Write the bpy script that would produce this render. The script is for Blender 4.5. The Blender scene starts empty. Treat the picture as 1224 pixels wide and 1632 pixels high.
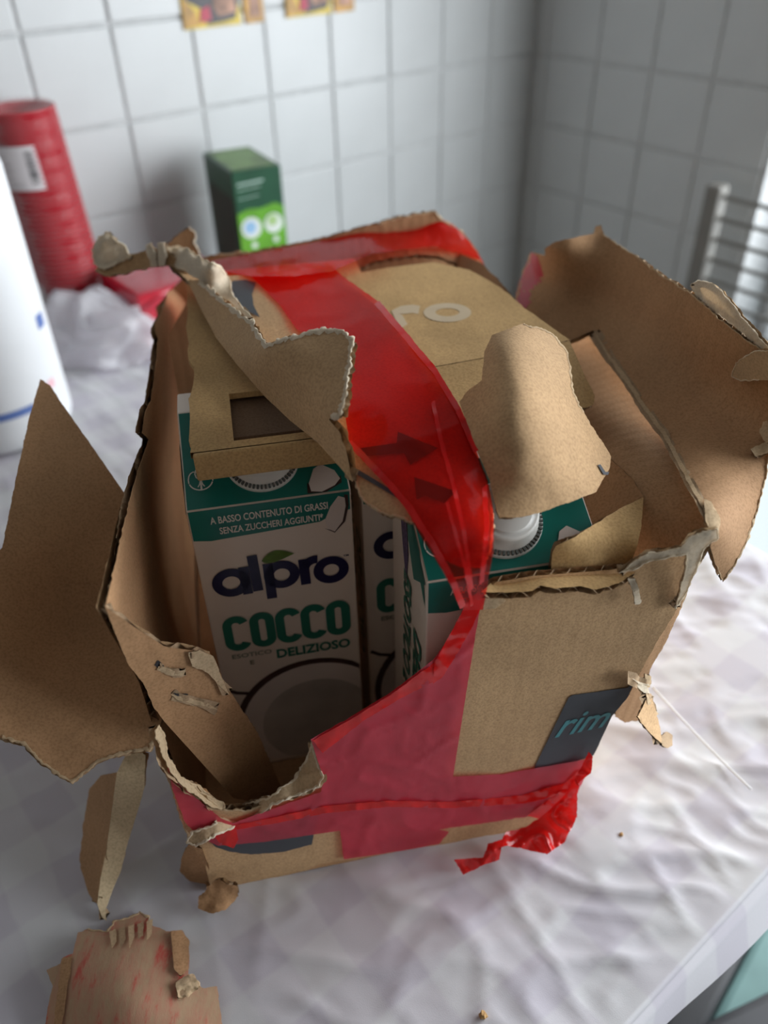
import bpy, bmesh, math, random
import numpy as np
from mathutils import Vector, Matrix, noise
from mathutils.geometry import delaunay_2d_cdt
random.seed(7)
SC = bpy.context.scene
COL = SC.collection

# ---------------------------------------------------------------- camera
FPX, IW, IH = 1288.0, 1224.0, 1632.0
CAMH = 0.39                                   # lens height above the table top (z = 0)
_V = np.array([43, 1673, 1288.0]); _V /= np.linalg.norm(_V)      # straight down, in camera axes (right, down, forward)
_Z = -_V
_F = np.array([0, 0, 1.0]) - _V[2] * _V; _F /= np.linalg.norm(_F)
_X = np.cross(_F, _Z)
C0 = np.array([0, 0, CAMH])
cd = bpy.data.cameras.new('camera'); cam = bpy.data.objects.new('camera', cd); COL.objects.link(cam)
M3 = np.array([_X, _F, _Z])                   # camera axes -> world
right, down, fwd = M3[:, 0], M3[:, 1], M3[:, 2]
cam.matrix_world = Matrix(((right[0], -down[0], -fwd[0], 0), (right[1], -down[1], -fwd[1], 0),
                           (right[2], -down[2], -fwd[2], CAMH), (0, 0, 0, 1)))
cd.sensor_fit = 'VERTICAL'; cd.sensor_height = 36; cd.lens = FPX / IH * 36
cd.clip_start = 0.01
cd.dof.use_dof = True; cd.dof.focus_distance = 0.335; cd.dof.aperture_fstop = 5.8
SC.camera = cam

# ---------------------------------------------------------------- light
SC.view_settings.view_transform = 'Standard'; SC.view_settings.look = 'None'
SC.view_settings.gamma = 1.0; SC.view_settings.use_curve_mapping = False
SC.view_settings.exposure = 0.3
W = bpy.data.worlds.new('overcast_sky'); SC.world = W; W.use_nodes = True
bg = W.node_tree.nodes['Background']; bg.inputs[0].default_value = (0.86, 0.93, 1.0, 1); bg.inputs[1].default_value = 1.0

A_DIR = np.array([.7925, .6099, 0]); B_DIR = np.array([.6101, -.7924, 0])    # along the left wall, along the right wall
CORNER = np.array([.2605, 1.48, .0])
N_L = np.array([.6099, -.7925, 0]); N_R = np.array([-.7924, -.6101, 0])      # wall normals into the room

def area_light(name, loc, direction, sx, sy, power, color):
    d = bpy.data.lights.new(name, 'AREA'); d.shape = 'RECTANGLE'; d.size = sx; d.size_y = sy
    d.energy = power; d.color = color
    o = bpy.data.objects.new(name, d); COL.objects.link(o)
    o.location = loc; o.rotation_euler = Vector(direction).to_track_quat('-Z', 'Y').to_euler()
    return o
_wc = CORNER + B_DIR * 1.62 - N_R * .05
area_light('window_daylight', (_wc[0], _wc[1], .36), (N_R[0], N_R[1], -.05), 2.2, .80, 34, (.92, .96, 1.0))
sun = bpy.data.lights.new('sun', 'SUN'); sun.energy = .35; sun.angle = math.radians(14); sun.color = (1, .97, .92)
so = bpy.data.objects.new('sun', sun); COL.objects.link(so); so.rotation_euler = Vector((-.80, -.35, -.33)).to_track_quat('-Z', 'Y').to_euler()

# ---------------------------------------------------------------- helpers: pixel rays, box axes
def wray(px, py): return M3 @ np.array([px - 612, py - 816, FPX])
def onz(px, py, z):
    d = wray(px, py); return C0 + d * (z - CAMH) / d[2]
def ony(px, py, y):
    d = wray(px, py); return C0 + d * y / d[1]
def onpl(px, py, p, n):
    d = wray(px, py); return C0 + d * (np.dot(p - C0, n) / np.dot(d, n))
def proj(P):
    q = np.asarray(P, float) - C0; c = M3.T @ q
    return (612 + FPX * c[0] / c[2], 816 + FPX * c[1] / c[2])
P0 = np.array([-.092, .2036, 0.0]); U = np.array([.983, .182, 0]); Vv = np.array([-.182, .983, 0])
NF = np.array([.182, -.983, -.047])
def B3(a, b, z): return P0 + U * a + Vv * b + np.array([0, 0, z])
def B(a, b, z): return proj(B3(a, b, z))
def solve(px, py, kind, val):
    if kind == 'z': return onz(px, py, val)
    if kind == 'y': return ony(px, py, val)
    if kind == 'f': return onpl(px, py, P0 - Vv * val, NF)
    if kind == 'u': return onpl(px, py, P0 + U * val, U)
    if kind == 'v': return onpl(px, py, P0 + Vv * val, Vv)
class Surf:
    """inverse-depth thin plate through a few points with known place"""
    def __init__(s, ctrl):
        pts, vals = [], []
        for c in ctrl:
            if len(c) == 2: px, py = proj(c[1]) if c[0] == 'p' else (0, 0); P = c[1]
            else: px, py = c[0], c[1]; P = solve(*c)
            pts.append((px / 300, py / 300)); vals.append(.3 / P[1])
        p = np.array(pts); n = len(p); r = np.hypot(*(p[:, None] - p[None]).transpose(2, 0, 1))
        K = np.where(r > 0, r * r * np.log(np.maximum(r, 1e-9)), 0)
        L = np.zeros((n + 3, n + 3)); L[:n, :n] = K + np.eye(n) * 2e-4; L[:n, n] = 1; L[:n, n + 1:] = p; L[n:, :n] = L[:n, n:].T
        s.w = np.linalg.lstsq(L, np.array(vals + [0, 0, 0]), rcond=None)[0]; s.p = p
    def __call__(s, px, py, toward=0.0):
        q = np.array([px / 300, py / 300]); r = np.hypot(*(s.p - q).T)
        k = np.where(r > 0, r * r * np.log(np.maximum(r, 1e-9)), 0)
        inv = k @ s.w[:-3] + s.w[-3] + s.w[-2] * q[0] + s.w[-1] * q[1]
        P = ony(px, py, .3 / inv)
        if toward: d = C0 - P; P = P + d / np.linalg.norm(d) * toward
        return P
class Plane:
    def __init__(s, kind, val): s.k, s.v = kind, val
    def __call__(s, px, py, toward=0.0):
        P = solve(px, py, s.k, s.v)
        if toward: d = C0 - P; P = P + d / np.linalg.norm(d) * toward
        return P

# ---------------------------------------------------------------- helpers: objects
def tag(o, label=None, cat=None, group=None, kind=None):
    if label: o['label'] = label
    if cat: o['category'] = cat
    if group: o['group'] = group
    if kind: o['kind'] = kind
    return o
def empty(name, loc, rz=0):
    o = bpy.data.objects.new(name, None); COL.objects.link(o); o.location = [float(x) for x in loc]
    o.rotation_euler = (0, 0, rz); o.empty_display_size = .02; return o
def link(name, me, parent=None, loc=(0, 0, 0)):
    o = bpy.data.objects.new(name, me); COL.objects.link(o); o.parent = parent; o.location = [float(x) for x in loc]; return o
def mesh(name, verts, faces, mats, parent=None, smooth=False, fm=None, uv=None, loc=(0, 0, 0)):
    me = bpy.data.meshes.new(name)
    me.from_pydata([tuple(float(c) for c in v) for v in verts], [], [tuple(int(i) for i in f) for f in faces])
    for m in (mats if isinstance(mats, (list, tuple)) else [mats]): me.materials.append(m)
    if fm is not None: me.polygons.foreach_set('material_index', np.array(fm, dtype=np.int32))
    if smooth is True: me.polygons.foreach_set('use_smooth', np.ones(len(me.polygons), dtype=bool))
    elif smooth is not False: me.polygons.foreach_set('use_smooth', np.array(smooth, dtype=bool))
    if uv is not None:
        l = me.uv_layers.new(name='UVMap'); idx = np.zeros(len(me.loops), dtype=np.int32)
        me.loops.foreach_get('vertex_index', idx); l.data.foreach_set('uv', np.asarray(uv, dtype=np.float32)[idx].ravel())
    me.update()
    return link(name, me, parent, loc)
def bm_obj(name, bm, mats, parent=None, smooth=False, loc=(0, 0, 0)):
    me = bpy.data.meshes.new(name); bmesh.ops.recalc_face_normals(bm, faces=bm.faces); bm.to_mesh(me); bm.free()
    for m in (mats if isinstance(mats, (list, tuple)) else [mats]): me.materials.append(m)
    if smooth: me.polygons.foreach_set('use_smooth', np.ones(len(me.polygons), dtype=bool))
    return link(name, me, parent, loc)
def add_box(bm, lo, hi, bevel=0, seg=2, mat=0):
    r = bmesh.ops.create_cube(bm, size=1); vs = r['verts']
    for v in vs: v.co = Vector([lo[i] + (v.co[i] + .5) * (hi[i] - lo[i]) for i in range(3)])
    if bevel:
        es = {e for v in vs for e in v.link_edges}
        r2 = bmesh.ops.bevel(bm, geom=list(es), offset=bevel, segments=seg, affect='EDGES', profile=.5)
        for f in r2['faces']: f.material_index = mat
    for f in bm.faces:
        if f.material_index == 0 and mat: pass
def lathe(profile, n=48, cap=False):
    vs, fs = [], []
    for r, z in profile:
        for k in range(n):
            a = 2 * math.pi * k / n; vs.append((r * math.cos(a), r * math.sin(a), z))
    for i in range(len(profile) - 1):
        for k in range(n):
            k2 = (k + 1) % n; fs.append((i * n + k, i * n + k2, (i + 1) * n + k2, (i + 1) * n + k))
    if cap: fs.append(tuple(range(n))[::-1]); fs.append(tuple((len(profile) - 1) * n + k for k in range(n)))
    return vs, fs
def tube(pts, r, n=8):
    vs, fs = [], []; pts = [np.array(p, float) for p in pts]
    for i, p in enumerate(pts):
        t = pts[min(i + 1, len(pts) - 1)] - pts[max(i - 1, 0)]; t = t / np.linalg.norm(t)
        a = np.cross(t, [0, 0, 1.0]); a = a if np.linalg.norm(a) > .05 else np.cross(t, [1.0, 0, 0]); a /= np.linalg.norm(a); b = np.cross(t, a)
        rr = r[i] if isinstance(r, (list, tuple)) else r
        for k in range(n):
            an = 2 * math.pi * k / n; vs.append(p + (a * math.cos(an) + b * math.sin(an)) * rr)
    for i in range(len(pts) - 1):
        for k in range(n):
            k2 = (k + 1) % n; fs.append((i * n + k, i * n + k2, (i + 1) * n + k2, (i + 1) * n + k))
    fs.append(tuple(range(n))[::-1]); fs.append(tuple((len(pts) - 1) * n + k for k in range(n)))
    return vs, fs

# ---------------------------------------------------------------- materials
class NT:
    def __init__(s, name):
        s.m = bpy.data.materials.new(name); s.m.use_nodes = True; s.t = s.m.node_tree
        s.b = s.t.nodes['Principled BSDF']; s.out = s.t.nodes['Material Output']
    def n(s, typ, **kw):
        x = s.t.nodes.new(typ)
        for k, v in kw.items():
            if k in x.inputs: x.inputs[k].default_value = v
            else: setattr(x, k, v)
        return x
    def l(s, a, b): s.t.links.new(a, b)
    def ramp(s, fac, stops):
        r = s.n('ShaderNodeValToRGB'); e = r.color_ramp.elements
        while len(e) < len(stops): e.new(.5)
        for i, (p, c) in enumerate(stops): e[i].position = p; e[i].color = (*c, 1)
        s.l(fac, r.inputs[0]); return r.outputs[0]
def plain(name, col, rough=.5, spec=.5, noise_amt=.06, scale=40, bump=0, coat=0, metal=0):
    t = NT(name); tc = t.n('ShaderNodeTexCoord'); nz = t.n('ShaderNodeTexNoise', Scale=scale, Detail=4.0)
    t.l(tc.outputs['Object'], nz.inputs['Vector'])
    c = np.array(col)
    t.l(t.ramp(nz.outputs[0], [(.3, tuple(c * (1 - noise_amt))), (.7, tuple(np.minimum(c * (1 + noise_amt), 1)))]), t.b.inputs['Base Color'])
    t.b.inputs['Roughness'].default_value = rough; t.b.inputs['Specular IOR Level'].default_value = spec
    t.b.inputs['Coat Weight'].default_value = coat; t.b.inputs['Coat Roughness'].default_value = .08; t.b.inputs['Metallic'].default_value = metal
    if bump:
        bp = t.n('ShaderNodeBump', Strength=bump, Distance=.001); t.l(nz.outputs[0], bp.inputs['Height']); t.l(bp.outputs[0], t.b.inputs['Normal'])
    return t.m
def kraft(name, col, flute=.09, rough=.85):
    t = NT(name); tc = t.n('ShaderNodeTexCoord')
    n1 = t.n('ShaderNodeTexNoise', Scale=28.0, Detail=5.0); n2 = t.n('ShaderNodeTexNoise', Scale=900.0, Detail=2.0)
    n3 = t.n('ShaderNodeTexNoise', Scale=9.0, Detail=2.0)
    for x in (n1, n2, n3): t.l(tc.outputs['Object'], x.inputs['Vector'])
    c = np.array(col)
    base = t.ramp(n1.outputs[0], [(.25, tuple(c * .86)), (.5, tuple(c)), (.75, tuple(np.minimum(c * 1.12, 1)))])
    sp = t.ramp(n2.outputs[0], [(.3, (.8, .78, .75)), (.55, (1, 1, 1)), (.75, (1.06, 1.06, 1.06))])
    mx = t.n('ShaderNodeMixRGB', blend_type='MULTIPLY'); mx.inputs[0].default_value = 1; t.l(base, mx.inputs[1]); t.l(sp, mx.inputs[2])
    sx = t.n('ShaderNodeSeparateXYZ'); t.l(tc.outputs['UV'], sx.inputs[0])
    mu = t.n('ShaderNodeMath', operation='MULTIPLY'); t.l(sx.outputs[0], mu.inputs[0]); mu.inputs[1].default_value = 2 * math.pi / .0068
    si = t.n('ShaderNodeMath', operation='SINE'); t.l(mu.outputs[0], si.inputs[0])
    ad = t.n('ShaderNodeMath', operation='MULTIPLY_ADD'); t.l(si.outputs[0], ad.inputs[0]); ad.inputs[1].default_value = flute; t.l(n1.outputs[0], ad.inputs[2])
    ad2 = t.n('ShaderNodeMath', operation='MULTIPLY_ADD'); t.l(n2.outputs[0], ad2.inputs[0]); ad2.inputs[1].default_value = .25; t.l(ad.outputs[0], ad2.inputs[2])
    bp = t.n('ShaderNodeBump', Strength=.35, Distance=.0012); t.l(ad2.outputs[0], bp.inputs['Height'])
    t.l(mx.outputs[0], t.b.inputs['Base Color']); t.l(bp.outputs[0], t.b.inputs['Normal'])
    t.b.inputs['Roughness'].default_value = rough; t.b.inputs['Specular IOR Level'].default_value = .25
    return t.m
def tape_mat(name, col, tint, clear, rough=.12, bump=.4):
    t = NT(name); tc = t.n('ShaderNodeTexCoord')
    mp = t.n('ShaderNodeMapping'); t.l(tc.outputs['UV'], mp.inputs[0]); mp.inputs['Scale'].default_value = (1, .22, 1)
    n1 = t.n('ShaderNodeTexNoise', Scale=110.0, Detail=3.0, Distortion=.6); t.l(mp.outputs[0], n1.inputs['Vector'])
    n2 = t.n('ShaderNodeTexNoise', Scale=45.0, Detail=3.0); t.l(tc.outputs['Object'], n2.inputs['Vector'])
    c = np.array(col)
    t.l(t.ramp(n2.outputs[0], [(.3, tuple(c * .85)), (.7, tuple(np.minimum(c * 1.12, 1)))]), t.b.inputs['Base Color'])
    t.b.inputs['Roughness'].default_value = rough; t.b.inputs['Specular IOR Level'].default_value = .6
    bp = t.n('ShaderNodeBump', Strength=bump, Distance=.001); t.l(n1.outputs[0], bp.inputs['Height']); t.l(bp.outputs[0], t.b.inputs['Normal'])
    tr = t.n('ShaderNodeBsdfTransparent'); tr.inputs[0].default_value = (*tint, 1)
    tl = t.n('ShaderNodeBsdfTranslucent'); tl.inputs[0].default_value = (*col, 1)
    m1 = t.n('ShaderNodeMixShader'); m1.inputs[0].default_value = .22; t.l(t.b.outputs[0], m1.inputs[1]); t.l(tl.outputs[0], m1.inputs[2])
    m2 = t.n('ShaderNodeMixShader'); m2.inputs[0].default_value = clear; t.l(m1.outputs[0], m2.inputs[1]); t.l(tr.outputs[0], m2.inputs[2])
    t.l(m2.outputs[0], t.out.inputs[0]); return t.m
def clear_film(name, tint=(1, 1, 1), amount=.85, rough=.1, col=(.9, .9, .92), bump=.5, scale=60):
    t = NT(name); tc = t.n('ShaderNodeTexCoord'); n1 = t.n('ShaderNodeTexNoise', Scale=float(scale), Detail=3.0); t.l(tc.outputs['Object'], n1.inputs['Vector'])
    t.b.inputs['Base Color'].default_value = (*col, 1); t.b.inputs['Roughness'].default_value = rough
    if bump:
        bp = t.n('ShaderNodeBump', Strength=bump, Distance=.002); t.l(n1.outputs[0], bp.inputs['Height']); t.l(bp.outputs[0], t.b.inputs['Normal'])
    tr = t.n('ShaderNodeBsdfTransparent'); tr.inputs[0].default_value = (*tint, 1)
    m2 = t.n('ShaderNodeMixShader'); m2.inputs[0].default_value = amount; t.l(t.b.outputs[0], m2.inputs[1]); t.l(tr.outputs[0], m2.inputs[2])
    t.l(m2.outputs[0], t.out.inputs[0]); return t.m

KRAFT = kraft('kraft_outer', (.55, .355, .19), .04); KRAFT_IN = kraft('kraft_inner', (.46, .265, .135), .12)
KRAFT_DK_SHADE = kraft('kraft_dark_shade', (.16, .10, .06), .03)  # dark brown board, with the shade of the hand-hole recess put into its colour
KRAFT_LID = kraft('kraft_lid', (.57, .365, .162), .03)
MEDIUM = kraft('kraft_medium', (.40, .275, .165), 0)
def glow(m, col, k):
    t = m.node_tree; b = t.nodes['Principled BSDF']; tl = t.nodes.new('ShaderNodeBsdfTranslucent'); tl.inputs[0].default_value = (*col, 1)
    mx = t.nodes.new('ShaderNodeMixShader'); mx.inputs[0].default_value = k; t.links.new(b.outputs[0], mx.inputs[1]); t.links.new(tl.outputs[0], mx.inputs[2]); t.links.new(mx.outputs[0], t.nodes['Material Output'].inputs[0]); return m
TORN = glow(kraft('torn_paper', (.68, .51, .32), 0, .95), (.68, .50, .30), .25)
TORN_W = glow(kraft('torn_paper_white', (.90, .80, .63), 0, .95), (.92, .80, .62), .35)
TAPE = tape_mat('red_tape_loose', (.95, .042, .03), (1.0, .085, .05), .76, .10, .22)
TAPE_ON_SHEEN = tape_mat('red_tape_stuck_sheen', (.72, .075, .12), (.95, .16, .18), .34, .32, .25)  # stuck tape, milky pink: sky and cloth reflections mixed into the colour
TAPE_DBL = tape_mat('red_tape_double', (.80, .016, .013), (.9, .04, .03), .22, .13, .3)
INK = plain('black_ink', (.022, .022, .026), .55); INK_GREY = plain('grey_ink', (.05, .055, .065), .6)
LABEL_TEAL = plain('label_teal', (.06, .30, .33), .5)
WHITE_INK = plain('white_ink', (.78, .74, .66), .7)
CARTON = plain('carton_card', (.80, .68, .57), .35, .5, .03); TEAL = plain('carton_teal', (.008, .17, .135), .3, .5, .12, 30)
NAVY = plain('navy_print', (.012, .010, .055), .35); GREEN_T = plain('green_print', (.02, .17, .115), .35)
GREYGREEN = plain('grey_green_print', (.22, .24, .17), .4); LEAF = plain('leaf_green', (.09, .16, .012), .4, .5, .5, 160)
COCO_SHELL = plain('coconut_shell', (.06, .025, .02), .5, .5, .4, 120); COCO_MEAT = plain('coconut_meat', (.72, .62, .55), .5)
COCO_MILK = plain('coconut_milk', (.50, .44, .38), .5, .5, .2, 30); CAPW = plain('cap_plastic', (.80, .79, .74), .35, .5, .02)
PURPLE = plain('purple_speckle', (.09, .06, .13), .5, .5, .9, 700)

# ---------------------------------------------------------------- torn sheets
def resample(pts, ds, jag, rng):
    out, amp = [], []
    n = len(pts)
    ph = rng.random() * 100
    s = 0
    for i in range(n):
        a = pts[i]; b = pts[(i + 1) % n]; j = a[2] if len(a) > 2 else jag
        ax, ay, bx, by = a[0], a[1], b[0], b[1]; L = math.hypot(bx - ax, by - ay); k = max(1, int(round(L / ds)))
        nx, ny = (by - ay) / max(L, 1e-6), -(bx - ax) / max(L, 1e-6)
        for q in range(k):
            t = q / k; x, y = ax + (bx - ax) * t, ay + (by - ay) * t; s += L / k
            d = 0
            if j and q: d = j * (1.0 * noise.noise((s / 15 + ph, 3.1, ph)) + .8 * noise.noise((s / 5 + ph, 7.7, ph)) + .35 * (rng.random() - .5))
            out.append((x + nx * d, y + ny * d)); amp.append(j)
    return out, amp
def area2(p): return sum(p[i - 1][0] * p[i][1] - p[i][0] * p[i - 1][1] for i in range(len(p)))
def inside(x, y, poly):
    c = False; j = len(poly) - 1
    for i in range(len(poly)):
        xi, yi = poly[i]; xj, yj = poly[j]
        if (yi > y) != (yj > y) and x < (xj - xi) * (y - yi) / (yj - yi) + xi: c = not c
        j = i
    return c
def triangulate(poly, g, rng):
    xs = [p[0] for p in poly]; ys = [p[1] for p in poly]; pa = np.array(poly)
    pts = [Vector(p) for p in poly]; nb = len(pts)
    y = min(ys) + g / 2; row = 0
    while y < max(ys):
        x = min(xs) + (g / 2 if row % 2 else 0)
        while x < max(xs):
            X, Y = x + (rng.random() - .5) * g * .3, y + (rng.random() - .5) * g * .3
            if inside(X, Y, poly) and np.min((pa[:, 0] - X) ** 2 + (pa[:, 1] - Y) ** 2) > (g * .55) ** 2: pts.append(Vector((X, Y)))
            x += g
        y += g * .87; row += 1
    r = delaunay_2d_cdt(pts, [(i, (i + 1) % nb) for i in range(nb)], [list(range(nb))], 1, 1e-5)
    return r[0], r[2], r[3]
def wrinkle(P, wr, wf, seed, ridge=False):
    q = Vector((float(P[0]) * wf + seed, float(P[1]) * wf, float(P[2]) * wf))
    if ridge:
        a = 1 - abs(noise.noise(q)) * 2.2; b = 1 - abs(noise.noise(q * 2.3 + Vector((5, 1, 2)))) * 2.2
        return wr * (max(a, 0) ** 3 * 1.2 + max(b, 0) ** 3 * .5)
    return wr * (noise.noise(q) + .5 * noise.noise(q * 2.7) + .25 * noise.noise(q * 6))
SEED = [0]
def sheet(name, outline, surf, parent, T=.0032, jag=1.2, mats=None, g=9, ds=3.0, wr=.0006, wf=45, flute=None,
          peel=1.2, fringe=0, fringe_mat=None, fringe_min=1.0, toward=0.0, thin=False, ridge=False, label=None, org=None):
    """a torn sheet of corrugated board: two liners and the waved medium between them (thin: one film)"""
    SEED[0] += 1; rng = random.Random(SEED[0]); seed = SEED[0] * 3.37
    mats = mats or [KRAFT, KRAFT_IN, MEDIUM]
    flute = np.array(flute if flute is not None else U, float); flute /= np.linalg.norm(flute)
    poly, amp = resample(outline, ds, jag, rng)
    if area2(poly) < 0: poly = poly[::-1]; amp = amp[::-1]
    nb = len(poly)
    inn = []
    for i in range(nb):
        ax, ay = poly[i - 1]; bx, by = poly[(i + 1) % nb]; L = math.hypot(bx - ax, by - ay) or 1
        inn.append((-(by - ay) / L, (bx - ax) / L))
    pv, pf, orig = triangulate(poly, g, rng)
    o0 = np.array(org if org is not None else ORG[0], float)
    def S(x, y, off=0):
        P = surf(x, y, toward)
        w = wrinkle(P, wr, wf, seed, ridge)
        d = C0 - P; d /= np.linalg.norm(d); return P + d * (w + off)
    base = np.array([S(p.x, p.y) for p in pv])
    tri = []
    for f in pf:
        if len(f) == 3: tri.append(f)
        else:
            for k in range(1, len(f) - 1): tri.append([f[0], f[k], f[k + 1]])
    nrm = np.zeros_like(base)
    ta = np.array(tri); e1 = base[ta[:, 1]] - base[ta[:, 0]]; e2 = base[ta[:, 2]] - base[ta[:, 0]]; fn = np.cross(e1, e2)
    flip = np.einsum('ij,ij->i', fn, C0 - base[ta[:, 0]]) < 0; fn[flip] *= -1; ta[flip] = ta[flip][:, ::-1]
    for k in range(3): np.add.at(nrm, ta[:, k], fn)
    nrm /= np.maximum(np.linalg.norm(nrm, axis=1), 1e-12)[:, None]
    fl2 = np.cross(nrm.mean(0), flute)
    uvs = np.stack([base @ flute, base @ fl2], 1)
    if thin:
        o = mesh(name, base - o0, ta, mats[0], parent, True, uv=uvs)
        if label: o['label'] = label
        o['_s'] = 0; del o['_s']
        return o
    nV = len(base); verts = [base, base - nrm * T]; uv = [uvs, uvs]
    # back liner ends a little short of the front one, in an uneven line
    oid = [(l[0] if l else -1) for l in orig]
    back = verts[1].copy()
    for i, b in enumerate(oid):
        if 0 <= b < nb and amp[b] > 0:
            k = peel * (1 + noise.noise((b / 6 + seed, 0, 0)) * 1.5)
            if k > 0:
                Pn = S(pv[i].x + inn[b][0] * min(k, 3.5), pv[i].y + inn[b][1] * min(k, 3.5)); back[i] = Pn - nrm[i] * T
    verts[1] = back
    faces = [tuple(t) for t in ta] + [tuple(int(x) + nV for x in t[::-1]) for t in ta]
    fm = [0] * len(ta) + [1] * len(ta); sm = [True] * (2 * len(ta))
    # waved medium along the rim
    idx = {b: i for i, b in enumerate(oid) if 0 <= b < nb}
    mv, mf, muv = [], [], []
    prev = None
    m0 = 2 * nV
    for b in list(range(nb)) + [0]:
        i = idx.get(b)
        if i is None: continue
        x, y = poly[b]; ins = 1.2 * noise.noise((b / 4 + seed, 9, 0))
        Pa = S(x + inn[b][0] * ins, y + inn[b][1] * ins); Pb = S(x + inn[b][0] * 11, y + inn[b][1] * 11)
        ph = .5 + .42 * math.sin(2 * math.pi * float(Pa @ flute) / .0068); phb = .5 + .42 * math.sin(2 * math.pi * float(Pb @ flute) / .0068)
        cur = m0 + len(mv); mv += [Pa - nrm[i] * T * ph, Pb - nrm[i] * T * phb]; muv += [uvs[i], uvs[i]]
        if prev is not None: mf.append((prev, cur, cur + 1, prev + 1))
        prev = cur
    verts.append(np.array(mv)); uv.append(np.array(muv)); faces += mf; fm += [2] * len(mf); sm += [True] * len(mf)
    o = mesh(name, np.concatenate(verts) - o0, faces, mats, parent, sm, fm, np.concatenate(uv))
    if label: o['label'] = label
    if fringe:
        fv, ff = [], []; last = None
        for b in list(range(nb)) + [0]:
            i = idx.get(b)
            if i is None or amp[b] < fringe_min: last = None; continue
            x, y = poly[b]
            a = fringe * (.5 + .9 * abs(noise.noise((b / 5 + seed, 2, 2))) + .5 * rng.random()); c = fringe * (noise.noise((b / 3 + seed, 5, 2)) * .9 + .25 * rng.random())
            k = len(fv)
            fv += [S(x + inn[b][0] * a, y + inn[b][1] * a, .0003), S(x + inn[b][0] * a * .3, y + inn[b][1] * a * .3, .0005 + .0006 * rng.random()),
                   S(x - inn[b][0] * c, y - inn[b][1] * c, -.0004 + .0010 * rng.random()), S(x, y, -T * .6)]
            if last is not None:
                for r_ in range(3): ff.append((last + r_, k + r_, k + r_ + 1, last + r_ + 1))
            last = k
        if ff:
            lab = mesh('torn_edge', np.array(fv) - o0, ff, fringe_mat or TORN, o, True, uv=np.zeros((len(fv), 2))); lab['kind'] = 'stuff'
    return o
ORG = [P0]
def decal(name, outline, surf, parent, mat, off=.0005, jag=0, g=14, wr=0, label=None):
    return sheet(name, outline, surf, parent, jag=jag, mats=[mat], g=g, wr=wr, toward=off, thin=True, label=label)

# ---------------------------------------------------------------- text and strokes (2-D meshes)
def text2d(body, size=1.0, bold=0.0, shear=0.0):
    cu = bpy.data.curves.new('t', 'FONT'); cu.body = body; cu.size = size; cu.offset = bold; cu.shear = shear; cu.resolution_u = 3
    ob = bpy.data.objects.new('t', cu); COL.objects.link(ob)
    dg = bpy.context.evaluated_depsgraph_get(); me = bpy.data.meshes.new_from_object(ob.evaluated_get(dg))
    vs = np.array([v.co[:2] for v in me.vertices]); fs = [tuple(p.vertices) for p in me.polygons]
    bpy.data.objects.remove(ob); bpy.data.curves.remove(cu); bpy.data.meshes.remove(me); return vs, fs
def stroke2d(pts, w, closed=False):
    p = np.array(pts, float); n = len(p); vs, fs = [], []
    for i in range(n):
        a = p[i - 1] if (i > 0 or closed) else p[i]; b = p[(i + 1) % n] if (i < n - 1 or closed) else p[i]
        t = (b - a) / max(np.linalg.norm(b - a), 1e-9); nn = np.array([-t[1], t[0]]) * w / 2; vs += [p[i] + nn, p[i] - nn]
    for i in range(n if closed else n - 1):
        j = (i + 1) % n; fs.append((2 * i, 2 * i + 1, 2 * j + 1, 2 * j))
    return np.array(vs), fs
def arc(cx, cy, rx, ry, a0, a1, n=24): return [(cx + rx * math.cos(math.radians(a0 + (a1 - a0) * k / n)), cy + ry * math.sin(math.radians(a0 + (a1 - a0) * k / n))) for k in range(n + 1)]
def merge2d(parts):
    V, Fs, o = [], [], 0
    for v, f in parts: V.append(v); Fs += [tuple(i + o for i in q) for q in f]; o += len(v)
    return np.concatenate(V), Fs
def fit2d(vf, x0, x1, y0, y1):
    v, f = vf; lo, hi = v.min(0), v.max(0); v = (v - lo) / (hi - lo) * np.array([x1 - x0, y1 - y0]) + np.array([x0, y0]); return v, f
def poly2d(pts): return np.array(pts, float), [tuple(range(len(pts)))]

# ================================================================ the room
RZ = math.atan2(.6099, .7925)
def room(name, lo, hi, mat, kind='structure', bevel=0):
    bm = bmesh.new(); add_box(bm, lo, hi, bevel)
    o = bm_obj(name, bm, mat); o.location = CORNER; o.rotation_euler = (0, 0, RZ)
    if kind: o['kind'] = kind
    return o
PLASTER = plain('white_plaster', (.72, .73, .72), .85, .3, .03, 12, .1)
PLASTER2 = plain('grey_plaster', (.27, .245, .225), .85, .3, .03, 12)
GROUT = plain('grey_grout', (.60, .61, .61), .9, .2, .15, 60)
TILE = plain('glazed_white_tile', (.62, .64, .64), .32, .5, .035, 14, .12)
FLOORM = plain('dark_floor', (.06, .07, .07), .5, .5, .2, 9)
ZF = -.76
fl = room('floor', (-3.0, -3.2, ZF - .06), (.3, .2, ZF), FLOORM)
ce = room('ceiling', (-3.0, -3.2, 1.75), (.3, .2, 1.81), PLASTER2)
wb = room('wall_back', (-3.0, .0012, ZF), (.2, .15, 1.75), GROUT)
wr_ = room('wall_right', (.0012, -.437, ZF), (.15, .0012, 1.75), GROUT)
room('wall_left', (-3.0, -3.2, ZF), (-2.9, .15, 1.75), PLASTER2)
room('wall_front', (-3.0, -3.2, ZF), (.3, -3.1, 1.75), PLASTER2)
room('wall_right_2', (.007, -3.2, ZF), (.15, -2.80, 1.75), PLASTER)
room('wall_right_3', (.007, -2.80, 1.42), (.15, -.437, 1.75), PLASTER)
def tile_data(w, h):
    bm = bmesh.new(); add_box(bm, (0, 0, 0), (w, .012, h), .0022, 2)
    me = bpy.data.meshes.new('tile'); bmesh.ops.recalc_face_normals(bm, faces=bm.faces); bm.to_mesh(me); bm.free(); me.materials.append(TILE); return me
TD = tile_data(.0972, .0972); TC = tile_data(.0272, .0972)
rng = random.Random(3)
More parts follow.
